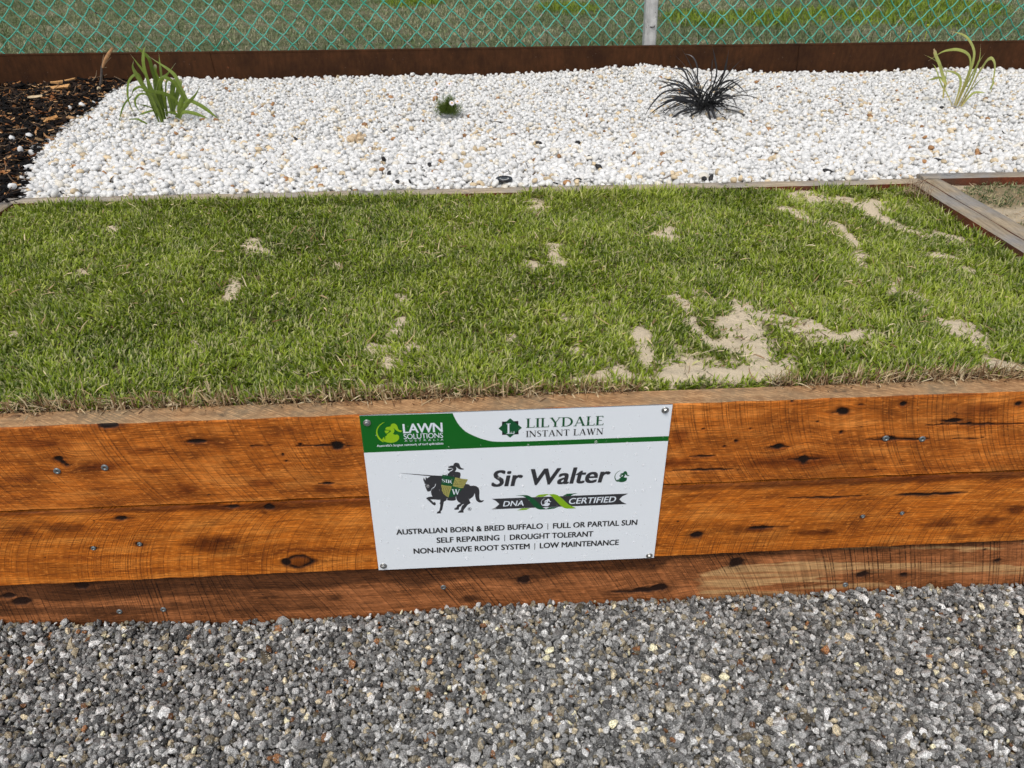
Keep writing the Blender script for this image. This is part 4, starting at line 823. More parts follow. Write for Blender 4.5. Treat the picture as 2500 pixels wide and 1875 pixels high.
# dead straw in the lawn and along the cut sod edge
STRAWS = [(0.16, 0.08, 0.04), (0.38, 0.25, 0.13), (0.62, 0.48, 0.28), (0.78, 0.66, 0.44)]
def straw_set(n, x0, x1, y0, y1, dens, zf, zr, lmin, lmax, hw, flat=True, azm=None, pal=STRAWS, cexp=1.0):
    x = rng.random(n) * (x1 - x0) + x0; y = rng.random(n) * (y1 - y0) + y0
    k = rng.random(n) < dens(x, y); x, y = x[k], y[k]; n = len(x)
    az = rng.random(n) * 2 * math.pi if azm is None else rng.normal(azm, 0.9, n)
    t0 = rng.normal(1.25, 0.25, n) if flat else np.abs(rng.normal(0.7, 0.45, n))
    t1 = t0 + rng.normal(0.1, 0.45, n)
    z = zf(x, y) + zr[0] + (zr[1] - zr[0]) * rng.random(n)
    c = lerp_cols(pal, rng.random(n) ** cexp)
    return blades(np.stack([x, y, z], -1), az, t0, t1, lmin + (lmax - lmin) * rng.random(n) ** 2, hw * (0.5 + rng.random(n)), c, c * 1.05, 0.0, rng.normal(0, 0.7, n))
def edge_d(x, y): return fr_dens(x, y) * 0.9 + 0.8 * sstep(1.12, 1.16, x)
ss = [straw_set(3300, -1.25, 1.74, 0.06, 1.32, lambda x, y: 0.25 + 0.75 * (fbm(x * 6, y * 6, 101, 3) > 0.56), lawn_z, (0.004, 0.024), 0.012, 0.05, 0.0011),
      straw_set(9500, -1.25, 1.74, 0.047, 0.088, edge_d, lambda X, Y: lawn_z(X, 0.06), (0.004, 0.020), 0.014, 0.050, 0.0012, False, -math.pi / 2),
      straw_set(6500, -1.25, 1.74, 0.045, 0.080, edge_d, lambda X, Y: lawn_z(X, 0.06), (0.0, 0.014), 0.010, 0.04, 0.0016, True, None, [(0.03, 0.014, 0.008), (0.10, 0.05, 0.028), (0.2, 0.11, 0.06)]),
      straw_set(3200, -1.25, 1.74, 0.06, 1.3, lambda x, y: sand_mask(x, y) * 0.6, lawn_z, (0.008, 0.012), 0.008, 0.03, 0.0010, True, None, [(0.05, 0.035, 0.02), (0.2, 0.13, 0.08), (0.4, 0.3, 0.2)]),
      straw_set(260, 1.66, 1.74, 1.17, 1.30, lambda x, y: np.ones_like(x) * (np.hypot((x - 1.74) / 0.06, (y - 1.235) / 0.06) < 1), lawn_z, (0.0, 0.045), 0.03, 0.07, 0.0011, False, None, [(0.14, 0.07, 0.04), (0.36, 0.25, 0.16), (0.5, 0.4, 0.28)])]
blade_object('lawn_thatch', ss, M_STRAW, 'dry straw and dead runners in the lawn and along its cut front edge')

# second bed right of the divider
def bed2_z(X, Y): return -0.018 + 0.012 * (fbm(X * 4, Y * 4, 111, 3) - 0.5)
def bed2_cols(X, Y):
    s = sstep(0.40, 0.60, fbm(X * 6, Y * 6, 113, 4))[..., None]
    return np.array([0.30, 0.24, 0.14]) * (1 - s) + np.array([0.58, 0.48, 0.34]) * s
sheet('sand_bed', np.arange(1.858, 4.3, 0.012), np.arange(0.0495, 1.3551, 0.012), bed2_z, M_SAND, cols=bed2_cols)
GR2 = [(0.045, 0.08, 0.025), (0.08, 0.12, 0.035), (0.13, 0.16, 0.06), (0.25, 0.24, 0.12)]
blade_object('young_grass', [tufts(9000, 5, 1.862, 3.4, 0.06, 1.35, lambda x, y: 0.95 * (fbm(x * 6, y * 6, 113, 4) < 0.50) * (0.5 + (fbm(x * 3, y * 3, 117, 3) > 0.45)), bed2_z, 0.62, GR2, 9),
                             straw_set(3800, 1.86, 3.4, 0.06, 1.35, lambda x, y: 0.5 + 0.5 * (x < 2.0), bed2_z, (0.001, 0.008), 0.01, 0.04, 0.0010, True)], M_BLADE, 'thin young grass and straw on sand right of the divider boards')

# ------------------------------------------------------------------ timber edging
def board(name, x0, x1, y0, y1, z0, z1, mats, label, sideface=None):
    bm = bmesh.new()
    lx = x1 - x0 > y1 - y0
    n = int(max(x1 - x0, y1 - y0) / 0.03)
    prof = [(0, 0), (0, 1), (1, 1), (1, 0)]
    # cross-section with eased arrises
    e = 0.004
    def ringpts(t):
        L = (x0 + (x1 - x0) * t) if lx else (y0 + (y1 - y0) * t)
        a0, a1 = (y0, y1) if lx else (x0, x1)
        w = 0.0016
        j = lambda s_: w * (float(vn(L * 12, 0, s_)) - 0.5) * 2
        sec = [(a0 + j(1), z0), (a0 + j(1), z1 - e), (a0 + e + j(1), z1 + j(2)), ((a0 + a1) / 2, z1 + j(3)), (a1 - e + j(4), z1 + j(5)), (a1 + j(4), z1 - e), (a1 + j(4), z0)]
        return [((L, a, z) if lx else (a, L, z)) for a, z in sec]
    prev = None
    first = None
    for k in range(n + 1):
        r = [bm.verts.new(p) for p in ringpts(k / n)]
        if prev:
            for q in range(6):
                f = bm.faces.new((prev[q], prev[q + 1], r[q + 1], r[q]))
                f.material_index = 0 if 1 <= q <= 4 else 1
                f.smooth = 2 <= q <= 3
        else: first = r
        prev = r
    bm.faces.new(first); bm.faces.new(prev[::-1])
    o = bm_obj(name, bm, mats)
    return tag(o, label, 'edging board', 'weathered boards edging the raised beds')
board('edging_board', -1.300, 1.795, 1.327, 1.376, -0.20, 0.0, [M_WEATHER_T, M_REDSIDE], 'long weathered edging board between the green lawn and the white pebbles')
board('edging_board', 1.8005, 4.3, 1.357, 1.408, -0.20, 0.006, [M_WEATHER_X, M_REDSIDE], 'grey weathered edging board behind the sandy right bed')
board('edging_board', 1.7455, 1.7973, 0.051, 1.3255, -0.20, 0.001, [M_WEATHER_Y, M_REDSIDE], 'weathered divider board with rusty red side facing the green lawn')
board('edging_board', 1.7995, 1.857, 0.051, 1.3555, -0.20, 0.0045, [M_WEATHER_Y, M_REDSIDE], 'grey divider board on the side of the sandy right bed')
board('edging_board', -1.316, -1.263, 0.051, 1.3255, -0.20, 0.0, [M_WEATHER_Y, M_REDSIDE], 'weathered side board between the lawn and the dark bark mulch')

# ------------------------------------------------------------------ stones
def ico(sub):
    bm = bmesh.new(); bmesh.ops.create_icosphere(bm, subdivisions=sub, radius=1.0)
    V = np.array([v.co[:] for v in bm.verts]); Fc = np.array([[v.index for v in f.verts] for f in bm.faces]); bm.free()
    return V, Fc
def rock_variants(n, sub, angular, r):
    V0, Fc = ico(sub); out = []
    for k in range(n):
        V = V0.copy()
        if angular:
            for _ in range(r.integers(6, 10)):
                d = r.normal(size=3); d /= np.linalg.norm(d); h = r.uniform(0.38, 0.80)
                over = np.maximum(V @ d - h, 0); V -= over[:, None] * d * 0.96
            V *= 1.30
            V += r.normal(0, 0.010, V.shape)
        else:
            for _ in range(r.integers(2, 6)):
                d = r.normal(size=3); d /= np.linalg.norm(d); h = r.uniform(0.58, 0.9)
                over = np.maximum(V @ d - h, 0); V -= over[:, None] * d * 0.75
            f = r.normal(size=(4, 3)) * 1.3; ph = r.random(4) * 6.28
            V *= (1 + 0.07 * np.sin(V @ f.T + ph).sum(1))[:, None]
            V *= 1.08
        out.append(V)
    return out, Fc
def rand_rot(n, r):
    q = r.normal(size=(n, 4)); q /= np.linalg.norm(q, axis=1)[:, None]
    w, x, y, z = q.T
    return np.stack([np.stack([1 - 2 * (y * y + z * z), 2 * (x * y - z * w), 2 * (x * z + y * w)], -1), np.stack([2 * (x * y + z * w), 1 - 2 * (x * x + z * z), 2 * (y * z - x * w)], -1), np.stack([2 * (x * z - y * w), 2 * (y * z + x * w), 1 - 2 * (x * x + y * y)], -1)], 1)
def stones_mesh(name, P, S, Cc, groups, mat, smooth, r, flat=0.0):
    """P (n,3) centres, S (n,3) half axes, groups: list of (mask, variants, faces)"""
    Vs = []; Fs = []; Cs = []; o = 0
    for mask, variants, Fc in groups:
        ids = np.where(mask)[0]
        if not len(ids): continue
        var = np.array(variants)[r.integers(0, len(variants), len(ids))]
        Rm = rand_rot(len(ids), r)
        if flat:
            yaw = r.random(len(ids)) * 6.283; tl = r.normal(0, 0.55, len(ids)); az = r.random(len(ids)) * 6.283
            cz, sz = np.cos(yaw), np.sin(yaw); O = np.zeros_like(cz); I = np.ones_like(cz)
            Rz = np.stack([np.stack([cz, -sz, O], -1), np.stack([sz, cz, O], -1), np.stack([O, O, I], -1)], 1)
            ct, st = np.cos(tl), np.sin(tl)
            Rx = np.stack([np.stack([I, O, O], -1), np.stack([O, ct, -st], -1), np.stack([O, st, ct], -1)], 1)
            ca, sa = np.cos(az), np.sin(az)
            Ra = np.stack([np.stack([ca, -sa, O], -1), np.stack([sa, ca, O], -1), np.stack([O, O, I], -1)], 1)
            RR_ = Ra @ Rx @ Rz
            use = r.random(len(ids)) < flat
            Rm = np.where(use[:, None, None], RR_, Rm)
        v = np.einsum('nij,nvj->nvi', Rm, var * S[ids][:, None]) + P[ids][:, None]
        nv = v.shape[1]
        Vs.append(v.reshape(-1, 3)); Cs.append(np.repeat(Cc[ids], nv, 0))
        Fs.append((Fc[None] + (np.arange(len(ids)) * nv)[:, None, None]).reshape(-1, 3) + o); o += len(ids) * nv
    return np_mesh(name, np.concatenate(Vs), [np.concatenate(Fs)], mat, smooth, cols=np.concatenate(Cs))
def jgrid(x0, x1, y0, y1, s, r, j=0.42):
    xs = np.arange(x0, x1, s); ys = np.arange(y0, y1, s * 0.87)
    X, Y = np.meshgrid(xs, ys); X = X + (np.arange(len(ys)) % 2)[:, None] * s / 2
    return (X + r.uniform(-j, j, X.shape) * s).ravel(), (Y + r.uniform(-j, j, Y.shape) * s).ravel()

# grey crushed gravel -------------------------------------------------
r1 = np.random.default_rng(21)
M_GRAVEL = Mat('crushed_granite')
_p = M_GRAVEL.pos(); _t = M_GRAVEL.attr('tint').outputs['Color']
_n1 = M_GRAVEL.noise(_p, 380, 2, 0.6); _n2 = M_GRAVEL.noise(_p, 700, 2, 0.6)
_c = M_GRAVEL.mix(1.0, _t, M_GRAVEL.ramp(_n1, [(0.34, 0.55), (0.50, 1.0), (0.66, 1.6)]), 'MULTIPLY')
_c = M_GRAVEL.mix(M_GRAVEL.ramp(_n2, [(0.0, 0.9), (0.34, 0.9), (0.41, 0.0)]), _c, (0.022, 0.022, 0.022))
_c = M_GRAVEL.mix(M_GRAVEL.ramp(M_GRAVEL.noise(_p, 430, 2, 0.5), [(0.62, 0.0), (0.68, 0.75)]), _c, (0.62, 0.61, 0.58))
M_GRAVEL.color(_c); M_GRAVEL.set(Roughness=0.75); M_GRAVEL.b.inputs['Specular IOR Level'].default_value = 0.3
M_GRAVEL.bump(_n1, 0.6, 0.0015); M_GRAVEL = M_GRAVEL.m
def gravel_cols(n, r):
    u = r.random(n)
    g = np.clip(r.lognormal(-1.50, 0.68, n), 0.03, 0.68)
    c = g[:, None] * np.array([1.0, 1.0, 0.97])
    tan = (u > 0.83) & (u < 0.965); c[tan] = (g[tan] * 1.3)[:, None] * np.array([1.0, 0.85, 0.57])
    rust = (u >= 0.965) & (u < 0.978); c[rust] = (0.08 + 0.14 * r.random(rust.sum()))[:, None] * np.array([1.5, 0.68, 0.27])
    wht = u >= 0.978; c[wht] = (0.42 + 0.25 * r.random(wht.sum()))[:, None] * np.array([1, 0.98, 0.93])
    return np.clip(c, 0, 0.8)
va, fa = rock_variants(40, 1, True, r1)
vb, fb = rock_variants(40, 2, True, r1)
parts = []
for (x0, x1, y0, y1, s, dz, jz) in [(-1.15, 1.8, -0.62, 0.012, 0.0100, 0.0, 0.0040), (-1.15, 1.8, -0.62, 0.010, 0.0105, -0.0065, 0.0025), (-1.15, 1.8, -0.62, 0.006, 0.026, 0.004, 0.0015), (-2.4, 3.2, -1.35, 0.010, 0.0140, -0.003, 0.003)]:
    x, y = jgrid(x0, x1, y0, y1, s, r1)
    y = np.minimum(y, 0.008)
    if s == 0.0140:
        k = (x < -1.14) | (x > 1.79) | (y < -0.61); x, y = x[k], y[k]; sc = 1.3
    else: sc = 1.0
    z = grav_z(x) + dz + r1.normal(0, jz, len(x)) + 0.008 * (fbm(x * 5, y * 5, 121, 3) - 0.5)
    a = 0.0053 * sc * np.exp(r1.normal(0, 0.27, len(x)))
    S = np.stack([a * r1.uniform(0.95, 1.5, len(x)), a * r1.uniform(0.75, 1.1, len(x)), a * r1.uniform(0.65, 1.0, len(x))], -1)
    parts.append((np.stack([x, y, z], -1), S))
P = np.concatenate([p for p, _ in parts]); S = np.concatenate([s for _, s in parts])
fine = (P[:, 1] < -0.28) & (P[:, 1] > -0.62) & (P[:, 0] > -0.9) & (P[:, 0] < 1.5) & (P[:, 2] > grav_z(P[:, 0]) - 0.004)
o = link('gravel', stones_mesh('gravel', P, S, gravel_cols(len(P), r1), [(fine, vb, fb), (~fine, va, fa)], M_GRAVEL, False, r1))
tag(o, 'grey crushed granite gravel with tan and rusty stones', kind='stuff')

# white pebbles -------------------------------------------------------
r2 = np.random.default_rng(33)
BACKZ = np.array([[-1.65, 0.012], [-1.583, 0.017], [-1.297, 0.026], [-0.97, 0.012], [-0.526, 0.018], [0.146, 0.021], [0.373, 0.014], [0.6, 0.021], [0.828, 0.032], [1.057, 0.046], [1.24, 0.058], [1.404, 0.036], [1.638, 0.022], [1.874, 0.008], [2.11, 0.006], [2.468, -0.004], [2.94, 0.014], [3.43, 0.004]])
def peb_z(X, Y):
    zb = np.interp(X, BACKZ[:, 0], BACKZ[:, 1]) - 0.006
    t = sstep(2.7, 3.36, Y)
    front = 0.004 + 0.014 * (fbm(X * 1.6, Y * 1.6, 131, 3) - 0.5) * sstep(1.4, 1.7, Y)
    left = -0.018 * (1 - sstep(0.0, 0.16, X - edge_x(Y)))
    return front * (1 - t) + zb * t + left - 0.008
_E = np.array(EDGE)
def edge_x(Y): return np.interp(Y, _E[:, 1], _E[:, 0]) - 0.03 * (1 - sstep(1.6, 2.4, Y))
M_PEB = Mat('white_quartz_pebble')
_p = M_PEB.pos(); _t = M_PEB.attr('tint').outputs['Color']
_c = M_PEB.mix(0.6, _t, M_PEB.ramp(M_PEB.noise(_p, 110, 4, 0.6), [(0.30, (0.72, 0.71, 0.69)), (0.50, (1.0, 1.0, 1.0))]), 'MULTIPLY')
_c = M_PEB.mix(M_PEB.ramp(M_PEB.noise(_p, 24, 4, 0.7), [(0.66, 0.0), (0.76, 0.45)]), _c, (0.52, 0.42, 0.28))
M_PEB.color(_c); M_PEB.set(Roughness=0.55); M_PEB.b.inputs['Specular IOR Level'].default_value = 0.35
M_PEB.bump(M_PEB.noise(_p, 160, 3), 0.25, 0.001); M_PEB = M_PEB.m
M_UNDER = Mat('weed_mat'); M_UNDER.color(M_UNDER.ramp(M_UNDER.noise(M_UNDER.pos(), 60, 3), [(0.3, (0.10, 0.10, 0.095)), (0.7, (0.25, 0.245, 0.23))])); M_UNDER.set(Roughness=0.95); M_UNDER = M_UNDER.m
sheet('pebble_bed', np.arange(-1.7, 4.3, 0.05), np.concatenate([[1.3775], np.arange(1.42, 3.36, 0.05), [3.362]]), lambda X, Y: peb_z(X, Y) - 0.024, M_UNDER)
parts = []
for (s, dz, jz, xr) in [(0.0176, 0.0, 0.004, 3.9), (0.0184, -0.011, 0.003, 3.9), (0.046, 0.011, 0.002, 3.9)]:
    x, y = jgrid(-1.75, xr, 1.384, 3.362, s, r2)
    k = (x > edge_x(y) - 0.01 + 0.02 * r2.normal(size=len(x))) & ((x < 1.80) | (y > 1.42)) & (y < 3.354)
    x, y = x[k], y[k]
    z = peb_z(x, y) + dz + r2.normal(0, jz, len(x))
    a = 0.0093 * np.exp(np.clip(r2.normal(0, 0.24, len(x)), -0.5, 0.42))
    S_ = np.stack([a * r2.uniform(1.0, 1.5, len(x)), a * r2.uniform(0.8, 1.1, len(x)), a * r2.uniform(0.62, 0.88, len(x))], -1)
    parts.append((np.stack([x, y, z], -1), S_))
# strays along the mulch edge
ny_ = 9; yy = r2.uniform(1.4, 3.2, ny_); xx = edge_x(yy) - np.abs(r2.normal(0, 0.06, ny_)) - 0.01
parts.append((np.stack([xx, yy, np.full(ny_, 0.008)], -1), 0.0115 * r2.uniform(0.8, 1.3, (ny_, 3))))
DARKP = [(-0.465, 2.028), (-0.117, 2.143), (0.506, 1.893), (0.663, 1.901), (0.678, 1.676), (-0.053, 1.535), (0.695, 1.568), (-0.091, 1.71), (2.42, 2.389), (1.039, 1.40), (1.063, 1.395), (1.956, 1.556), (0.085, 1.627), (-0.02, 1.43), (0.02, 1.425), (1.5, 1.45), (0.6, 1.41)]
dk = np.array(DARKP)
parts.append((np.stack([dk[:, 0], dk[:, 1], peb_z(dk[:, 0], dk[:, 1]) + 0.012], -1), np.stack([r2.uniform(0.012, 0.02, len(dk)), r2.uniform(0.008, 0.012, len(dk)), r2.uniform(0.006, 0.009, len(dk))], -1)))
P = np.concatenate([p for p, _ in parts]); S = np.concatenate([s for _, s in parts]); n = len(P)
u = r2.random(n); g = np.clip(r2.normal(0.75, 0.05, n), 0.5, 0.84)
C_ = g[:, None] * np.array([0.995, 0.99, 0.965])
k = u < 0.048; C_[k] = (r2.uniform(0.5, 0.76, k.sum()))[:, None] * np.array([1.0, 0.80, 0.52])
k = (u > 0.055) & (u < 0.064); C_[k] = (r2.uniform(0.25, 0.45, k.sum()))[:, None] * np.array([1.0, 0.52, 0.22])
k = (u > 0.07) & (u < 0.16); C_[k] *= np.array([1.0, 0.94, 0.83])
k = (u > 0.16) & (u < 0.20); C_[k] *= 0.75
C_[-len(dk):] = np.array([0.022, 0.020, 0.019])
C_[-len(dk)+1] = (0.12, 0.12, 0.12)
va, fa = rock_variants(36, 1, False, r2); vb, fb = rock_variants(36, 2, False, r2)
fine = (P[:, 1] < 2.05) & (P[:, 2] > peb_z(P[:, 0], P[:, 1]) - 0.006)
o = link('white_pebbles', stones_mesh('white_pebbles', P, S, C_, [(fine, vb, fb), (~fine, va, fa)], M_PEB, True, r2, 0.65))
tag(o, 'white quartz pebbles with scattered honey and grey stones', kind='stuff')

# ------------------------------------------------------------------ bark mulch
r3 = np.random.default_rng(45)
M_SOIL = Mat('mulch_soil'); M_SOIL.color(M_SOIL.ramp(M_SOIL.noise(M_SOIL.pos(), 70, 4), [(0.35, (0.006, 0.005, 0.004)), (0.7, (0.035, 0.022, 0.014))])); M_SOIL.set(Roughness=0.9); M_SOIL.bump(M_SOIL.noise(M_SOIL.pos(), 60, 4), 1.0, 0.015); M_SOIL = M_SOIL.m
def mulch_z(X, Y): return -0.006 + 0.018 * (fbm(X * 3, Y * 3, 141, 3) - 0.5) + 0.026 * np.exp(-((X + 1.76) / 0.10) ** 2 - ((Y - 3.33) / 0.12) ** 2)
sheet('mulch_bed', np.arange(-4.2, -1.18, 0.03), np.concatenate([[0.051], np.arange(0.08, 3.36, 0.03), [3.362]]), lambda X, Y: mulch_z(X, Y) - 0.014 - 0.03 * sstep(-1.36, -1.30, X) * (Y < 1.42), M_SOIL)
M_MULCH = tinted('bark_chip', 0.85, 0.15, 0, 120, 0.35, None, 0.6, 0.002)
def chips(x, y, z, L, W, T, col, yaw, pitch, r):
    n = len(x); t = np.array([-1, -0.4, 0.35, 1.0]); V = np.empty((n, 16, 3))
    bend = r.normal(0, 0.10, n); wj = r.uniform(0.45, 1.15, (n, 4)); wj[:, 1:3] = np.maximum(wj[:, 1:3], 0.8)
    skew = r.normal(0, 0.25, (n, 4))
    for k in range(4):
        cx_ = t[k] * L / 2; off = bend * L * (t[k] ** 2)
        for q, (sw, st) in enumerate(((-1, -1), (1, -1), (1, 1), (-1, 1))):
            V[:, 4 * k + q, 0] = cx_ + skew[:, k] * W * sw; V[:, 4 * k + q, 1] = off + sw * W / 2 * wj[:, k]; V[:, 4 * k + q, 2] = st * T / 2 * wj[:, k]
    roll = r.normal(0, 0.6, n)
    cr, sr = np.cos(roll)[:, None], np.sin(roll)[:, None]; Y_, Z_ = V[..., 1] * cr - V[..., 2] * sr, V[..., 1] * sr + V[..., 2] * cr; V[..., 1], V[..., 2] = Y_, Z_
    cpi, spi = np.cos(pitch)[:, None], np.sin(pitch)[:, None]; X_, Z_ = V[..., 0] * cpi - V[..., 2] * spi, V[..., 0] * spi + V[..., 2] * cpi; V[..., 0], V[..., 2] = X_, Z_
    ca, sa = np.cos(yaw)[:, None], np.sin(yaw)[:, None]; X_, Y_ = V[..., 0] * ca - V[..., 1] * sa, V[..., 0] * sa + V[..., 1] * ca; V[..., 0], V[..., 1] = X_, Y_
    V += np.stack([x, y, z], -1)[:, None]
    Fq = []
    for k in range(3):
        for q in range(4): Fq.append([4 * k + q, 4 * k + (q + 1) % 4, 4 * k + 4 + (q + 1) % 4, 4 * k + 4 + q])
    Fq += [[3, 2, 1, 0], [12, 13, 14, 15]]
    Fa = (np.array(Fq)[None] + (np.arange(n) * 16)[:, None, None]).reshape(-1, 4)
    return V.reshape(-1, 3), Fa, np.repeat(col, 16, 0)
N = 17000
x = r3.uniform(-3.1, -1.2, N); y = r3.uniform(0.9, 3.355, N)
k = (x < np.where(y < 1.33, -1.325, edge_x(y) + 0.015)); x, y = x[k], y[k]; n = len(x)
lay = r3.random(n)
kindu = r3.random(n)
org = kindu > 0.80; twig = (kindu < 0.10)
L = np.where(org, r3.uniform(0.008, 0.055, n), r3.uniform(0.015, 0.075, n)); W = np.where(org, r3.uniform(0.004, 0.013, n), r3.uniform(0.005, 0.016, n)); T = r3.uniform(0.002, 0.007, n)
L[twig] = r3.uniform(0.05, 0.12, twig.sum()); W[twig] = 0.0028; T[twig] = 0.0025
col = lerp_cols([(0.004, 0.004, 0.004), (0.012, 0.009, 0.008), (0.035, 0.02, 0.013)], r3.random(n) ** 1.5)
col[org] = lerp_cols([(0.20, 0.075, 0.025), (0.40, 0.19, 0.075), (0.58, 0.36, 0.18)], r3.random(org.sum()))
col[twig] = lerp_cols([(0.02, 0.015, 0.01), (0.16, 0.10, 0.06), (0.32, 0.23, 0.15)], r3.random(twig.sum()))
zc = mulch_z(x, y) + (lay - 0.45) * 0.026
nl = 150; xl = r3.uniform(-1.3, 3.4, nl); yl = 1.39 + 1.9 * r3.random(nl) ** 2.2; kk = (xl > edge_x(yl)) & ((xl < 1.8) | (yl > 1.43)); xl, yl = xl[kk], yl[kk]; nl = len(xl)
x = np.concatenate([x, xl]); y = np.concatenate([y, yl]); zc = np.concatenate([zc, peb_z(xl, yl) + 0.011]); n = len(x)
L = np.concatenate([L, r3.uniform(0.01, 0.045, nl)]); W = np.concatenate([W, r3.uniform(0.0015, 0.006, nl)]); T = np.concatenate([T, r3.uniform(0.001, 0.003, nl)])
col = np.concatenate([col, lerp_cols([(0.008, 0.007, 0.006), (0.05, 0.035, 0.025), (0.25, 0.16, 0.09)], r3.random(nl) ** 1.6)])
v, f, c = chips(x, y, zc, L, W, T, col, r3.random(n) * 6.283, r3.normal(0, 0.28, n), r3)
tag(link('bark_mulch', np_mesh('bark_mulch', v, f, M_MULCH, False, cols=c)), 'dark bark mulch mixed with orange wood chips and twigs', kind='stuff')
for (cx_, cy_, L_, W_, yaw_, lab) in [(-1.925, 3.315, 0.125, 0.024, 0.35, 'longest orange wood chip, lying on mulch against the rusty steel edging'),
                                     (-1.872, 3.16, 0.085, 0.018, 0.18, 'split tan wood chip just in front of the longest orange chip'),
                                     (-1.612, 2.415, 0.045, 0.022, 0.4, 'broad forked orange wood chip beside the white pebbles'),
                                     (-1.90, 2.93, 0.062, 0.02, 0.1, 'pale cream wood chip in the middle of the dark mulch')]:
    one = np.array([1.0])
    v, f, c = chips(one * 0, one * 0, one * 0, one * L_, one * W_, one * 0.014, np.array([[0.55, 0.30, 0.12]] if 'cream' not in lab else [[0.62, 0.48, 0.30]]), one * yaw_, one * 0.08, r3)
    if 'forked' in lab:
        v2, f2, c2 = chips(one * 0.012, one * 0.012, one * 0.002, one * 0.05, one * 0.02, one * 0.012, np.array([[0.50, 0.25, 0.09]]), one * 0.95, one * 0.1, r3)
        f = np.concatenate([f, f2 + len(v)]); v = np.concatenate([v, v2]); c = np.concatenate([c, c2])
    o = link('wood_chip', np_mesh('wood_chip', v, f, M_MULCH, False, cols=c)); o.location = (cx_, cy_, float(mulch_z(np.array(cx_), np.array(cy_))) + 0.018)
    tag(o, lab, 'wood chip', 'larger wood chips on the bark mulch')

# ------------------------------------------------------------------ rusty steel edging
M_RUST = Mat('weathering_steel')
_p = M_RUST.pos()
_c = M_RUST.ramp(M_RUST.noise(_p, 7, 6, 0.7), [(0.32, (0.030, 0.011, 0.004)), (0.5, (0.050, 0.019, 0.006)), (0.70, (0.075, 0.027, 0.009))])
_c = M_RUST.mix(0.6, _c, M_RUST.ramp(M_RUST.noise(M_RUST.scale(_p, (1, 1, 0.3)), 60, 4, 0.6), [(0.3, 0.6), (0.7, 1.35)]), 'MULTIPLY')
_c = M_RUST.mix(M_RUST.ramp(M_RUST.noise(_p, 38, 3, 0.6), [(0.70, 0.0), (0.76, 0.6)]), _c, (0.25, 0.075, 0.025))
_c = M_RUST.mix(M_RUST.ramp(M_RUST.noise(_p, 160, 1, 0.4), [(0.78, 0.0), (0.82, 0.5)]), _c, (0.4, 0.33, 0.27))
M_RUST.color(_c); M_RUST.set(Roughness=0.85); M_RUST.b.inputs['Specular IOR Level'].default_value = 0.2
M_RUST.bump(M_RUST.noise(_p, 220, 3), 0.35, 0.001); M_RUST = M_RUST.m
steel = empty('steel_edging', (0.5, 3.368, -0.2))
tag(steel, 'long rusty brown steel edging strip behind the white pebbles', 'steel edging')
def steel_panel(x0, x1, lean, back=0.0):
    bm = bmesh.new(); n = int((x1 - x0) / 0.06)
    prev = None
    for k in range(n + 1):
        x = x0 + (x1 - x0) * k / n
        w = back + 0.002 * math.sin(x * 3.1) + 0.0015 * math.sin(x * 9)
        zt = 0.1475 + 0.0012 * math.sin(x * 2.3)
        # front face, folded top lip
        sec = [(3.367 + w, -0.2), (3.367 + w, zt - 0.012), (3.3655 + w, zt - 0.008), (3.366 + w, zt - 0.001), (3.368 + w, zt), (3.380 + w, zt), (3.3815 + w, zt - 0.002), (3.381 + w, zt - 0.01), (3.3705 + w, zt - 0.012), (3.3705 + w, -0.2)]
        r = [bm.verts.new((x + lean * (z - 0.05) * (1 if k in (0, n) else 0), y, z)) for y, z in sec]
        if prev:
            for q in range(len(sec)): 
                f = bm.faces.new((prev[q], prev[(q + 1) % len(sec)], r[(q + 1) % len(sec)], r[q])); f.smooth = False
        else: bm.faces.new(r)
        prev = r
    bm.faces.new(prev[::-1])
    return bm_obj('steel_panel', bm, M_RUST, steel)
for a, b, bk in ((-4.4, -1.1355, 0.0), (-1.150, 2.112, 0.0050), (2.0985, 5.2, 0.0)): steel_panel(a, b, -0.08, bk)

# ------------------------------------------------------------------ chain link fence
fence = empty('chain_link_fence', (0.5, 3.47, -0.02))
tag(fence, 'green chain link fence with a grey post along the grass field', 'fence')
M_WIRE = Mat('green_wire')
_p = M_WIRE.pos()
_c = M_WIRE.mix(M_WIRE.ramp(M_WIRE.noise(_p, 6, 3), [(0.35, 0.0), (0.65, 1.0)]), (0.035, 0.36, 0.24), (0.12, 0.50, 0.38))
_c = M_WIRE.mix(M_WIRE.ramp(M_WIRE.noise(_p, 15, 2, 0.6), [(0.655, 0.0), (0.67, 1.0)]), _c, (0.33, 0.33, 0.30))
_c = M_WIRE.mix(M_WIRE.ramp(M_WIRE.noise(M_WIRE.scale(_p, (1, 1, 1.3)), 11, 2, 0.6), [(0.70, 0.0), (0.715, 1.0)]), _c, (0.05, 0.035, 0.025))
M_WIRE.color(_c); M_WIRE.set(Roughness=0.4); M_WIRE = M_WIRE.m
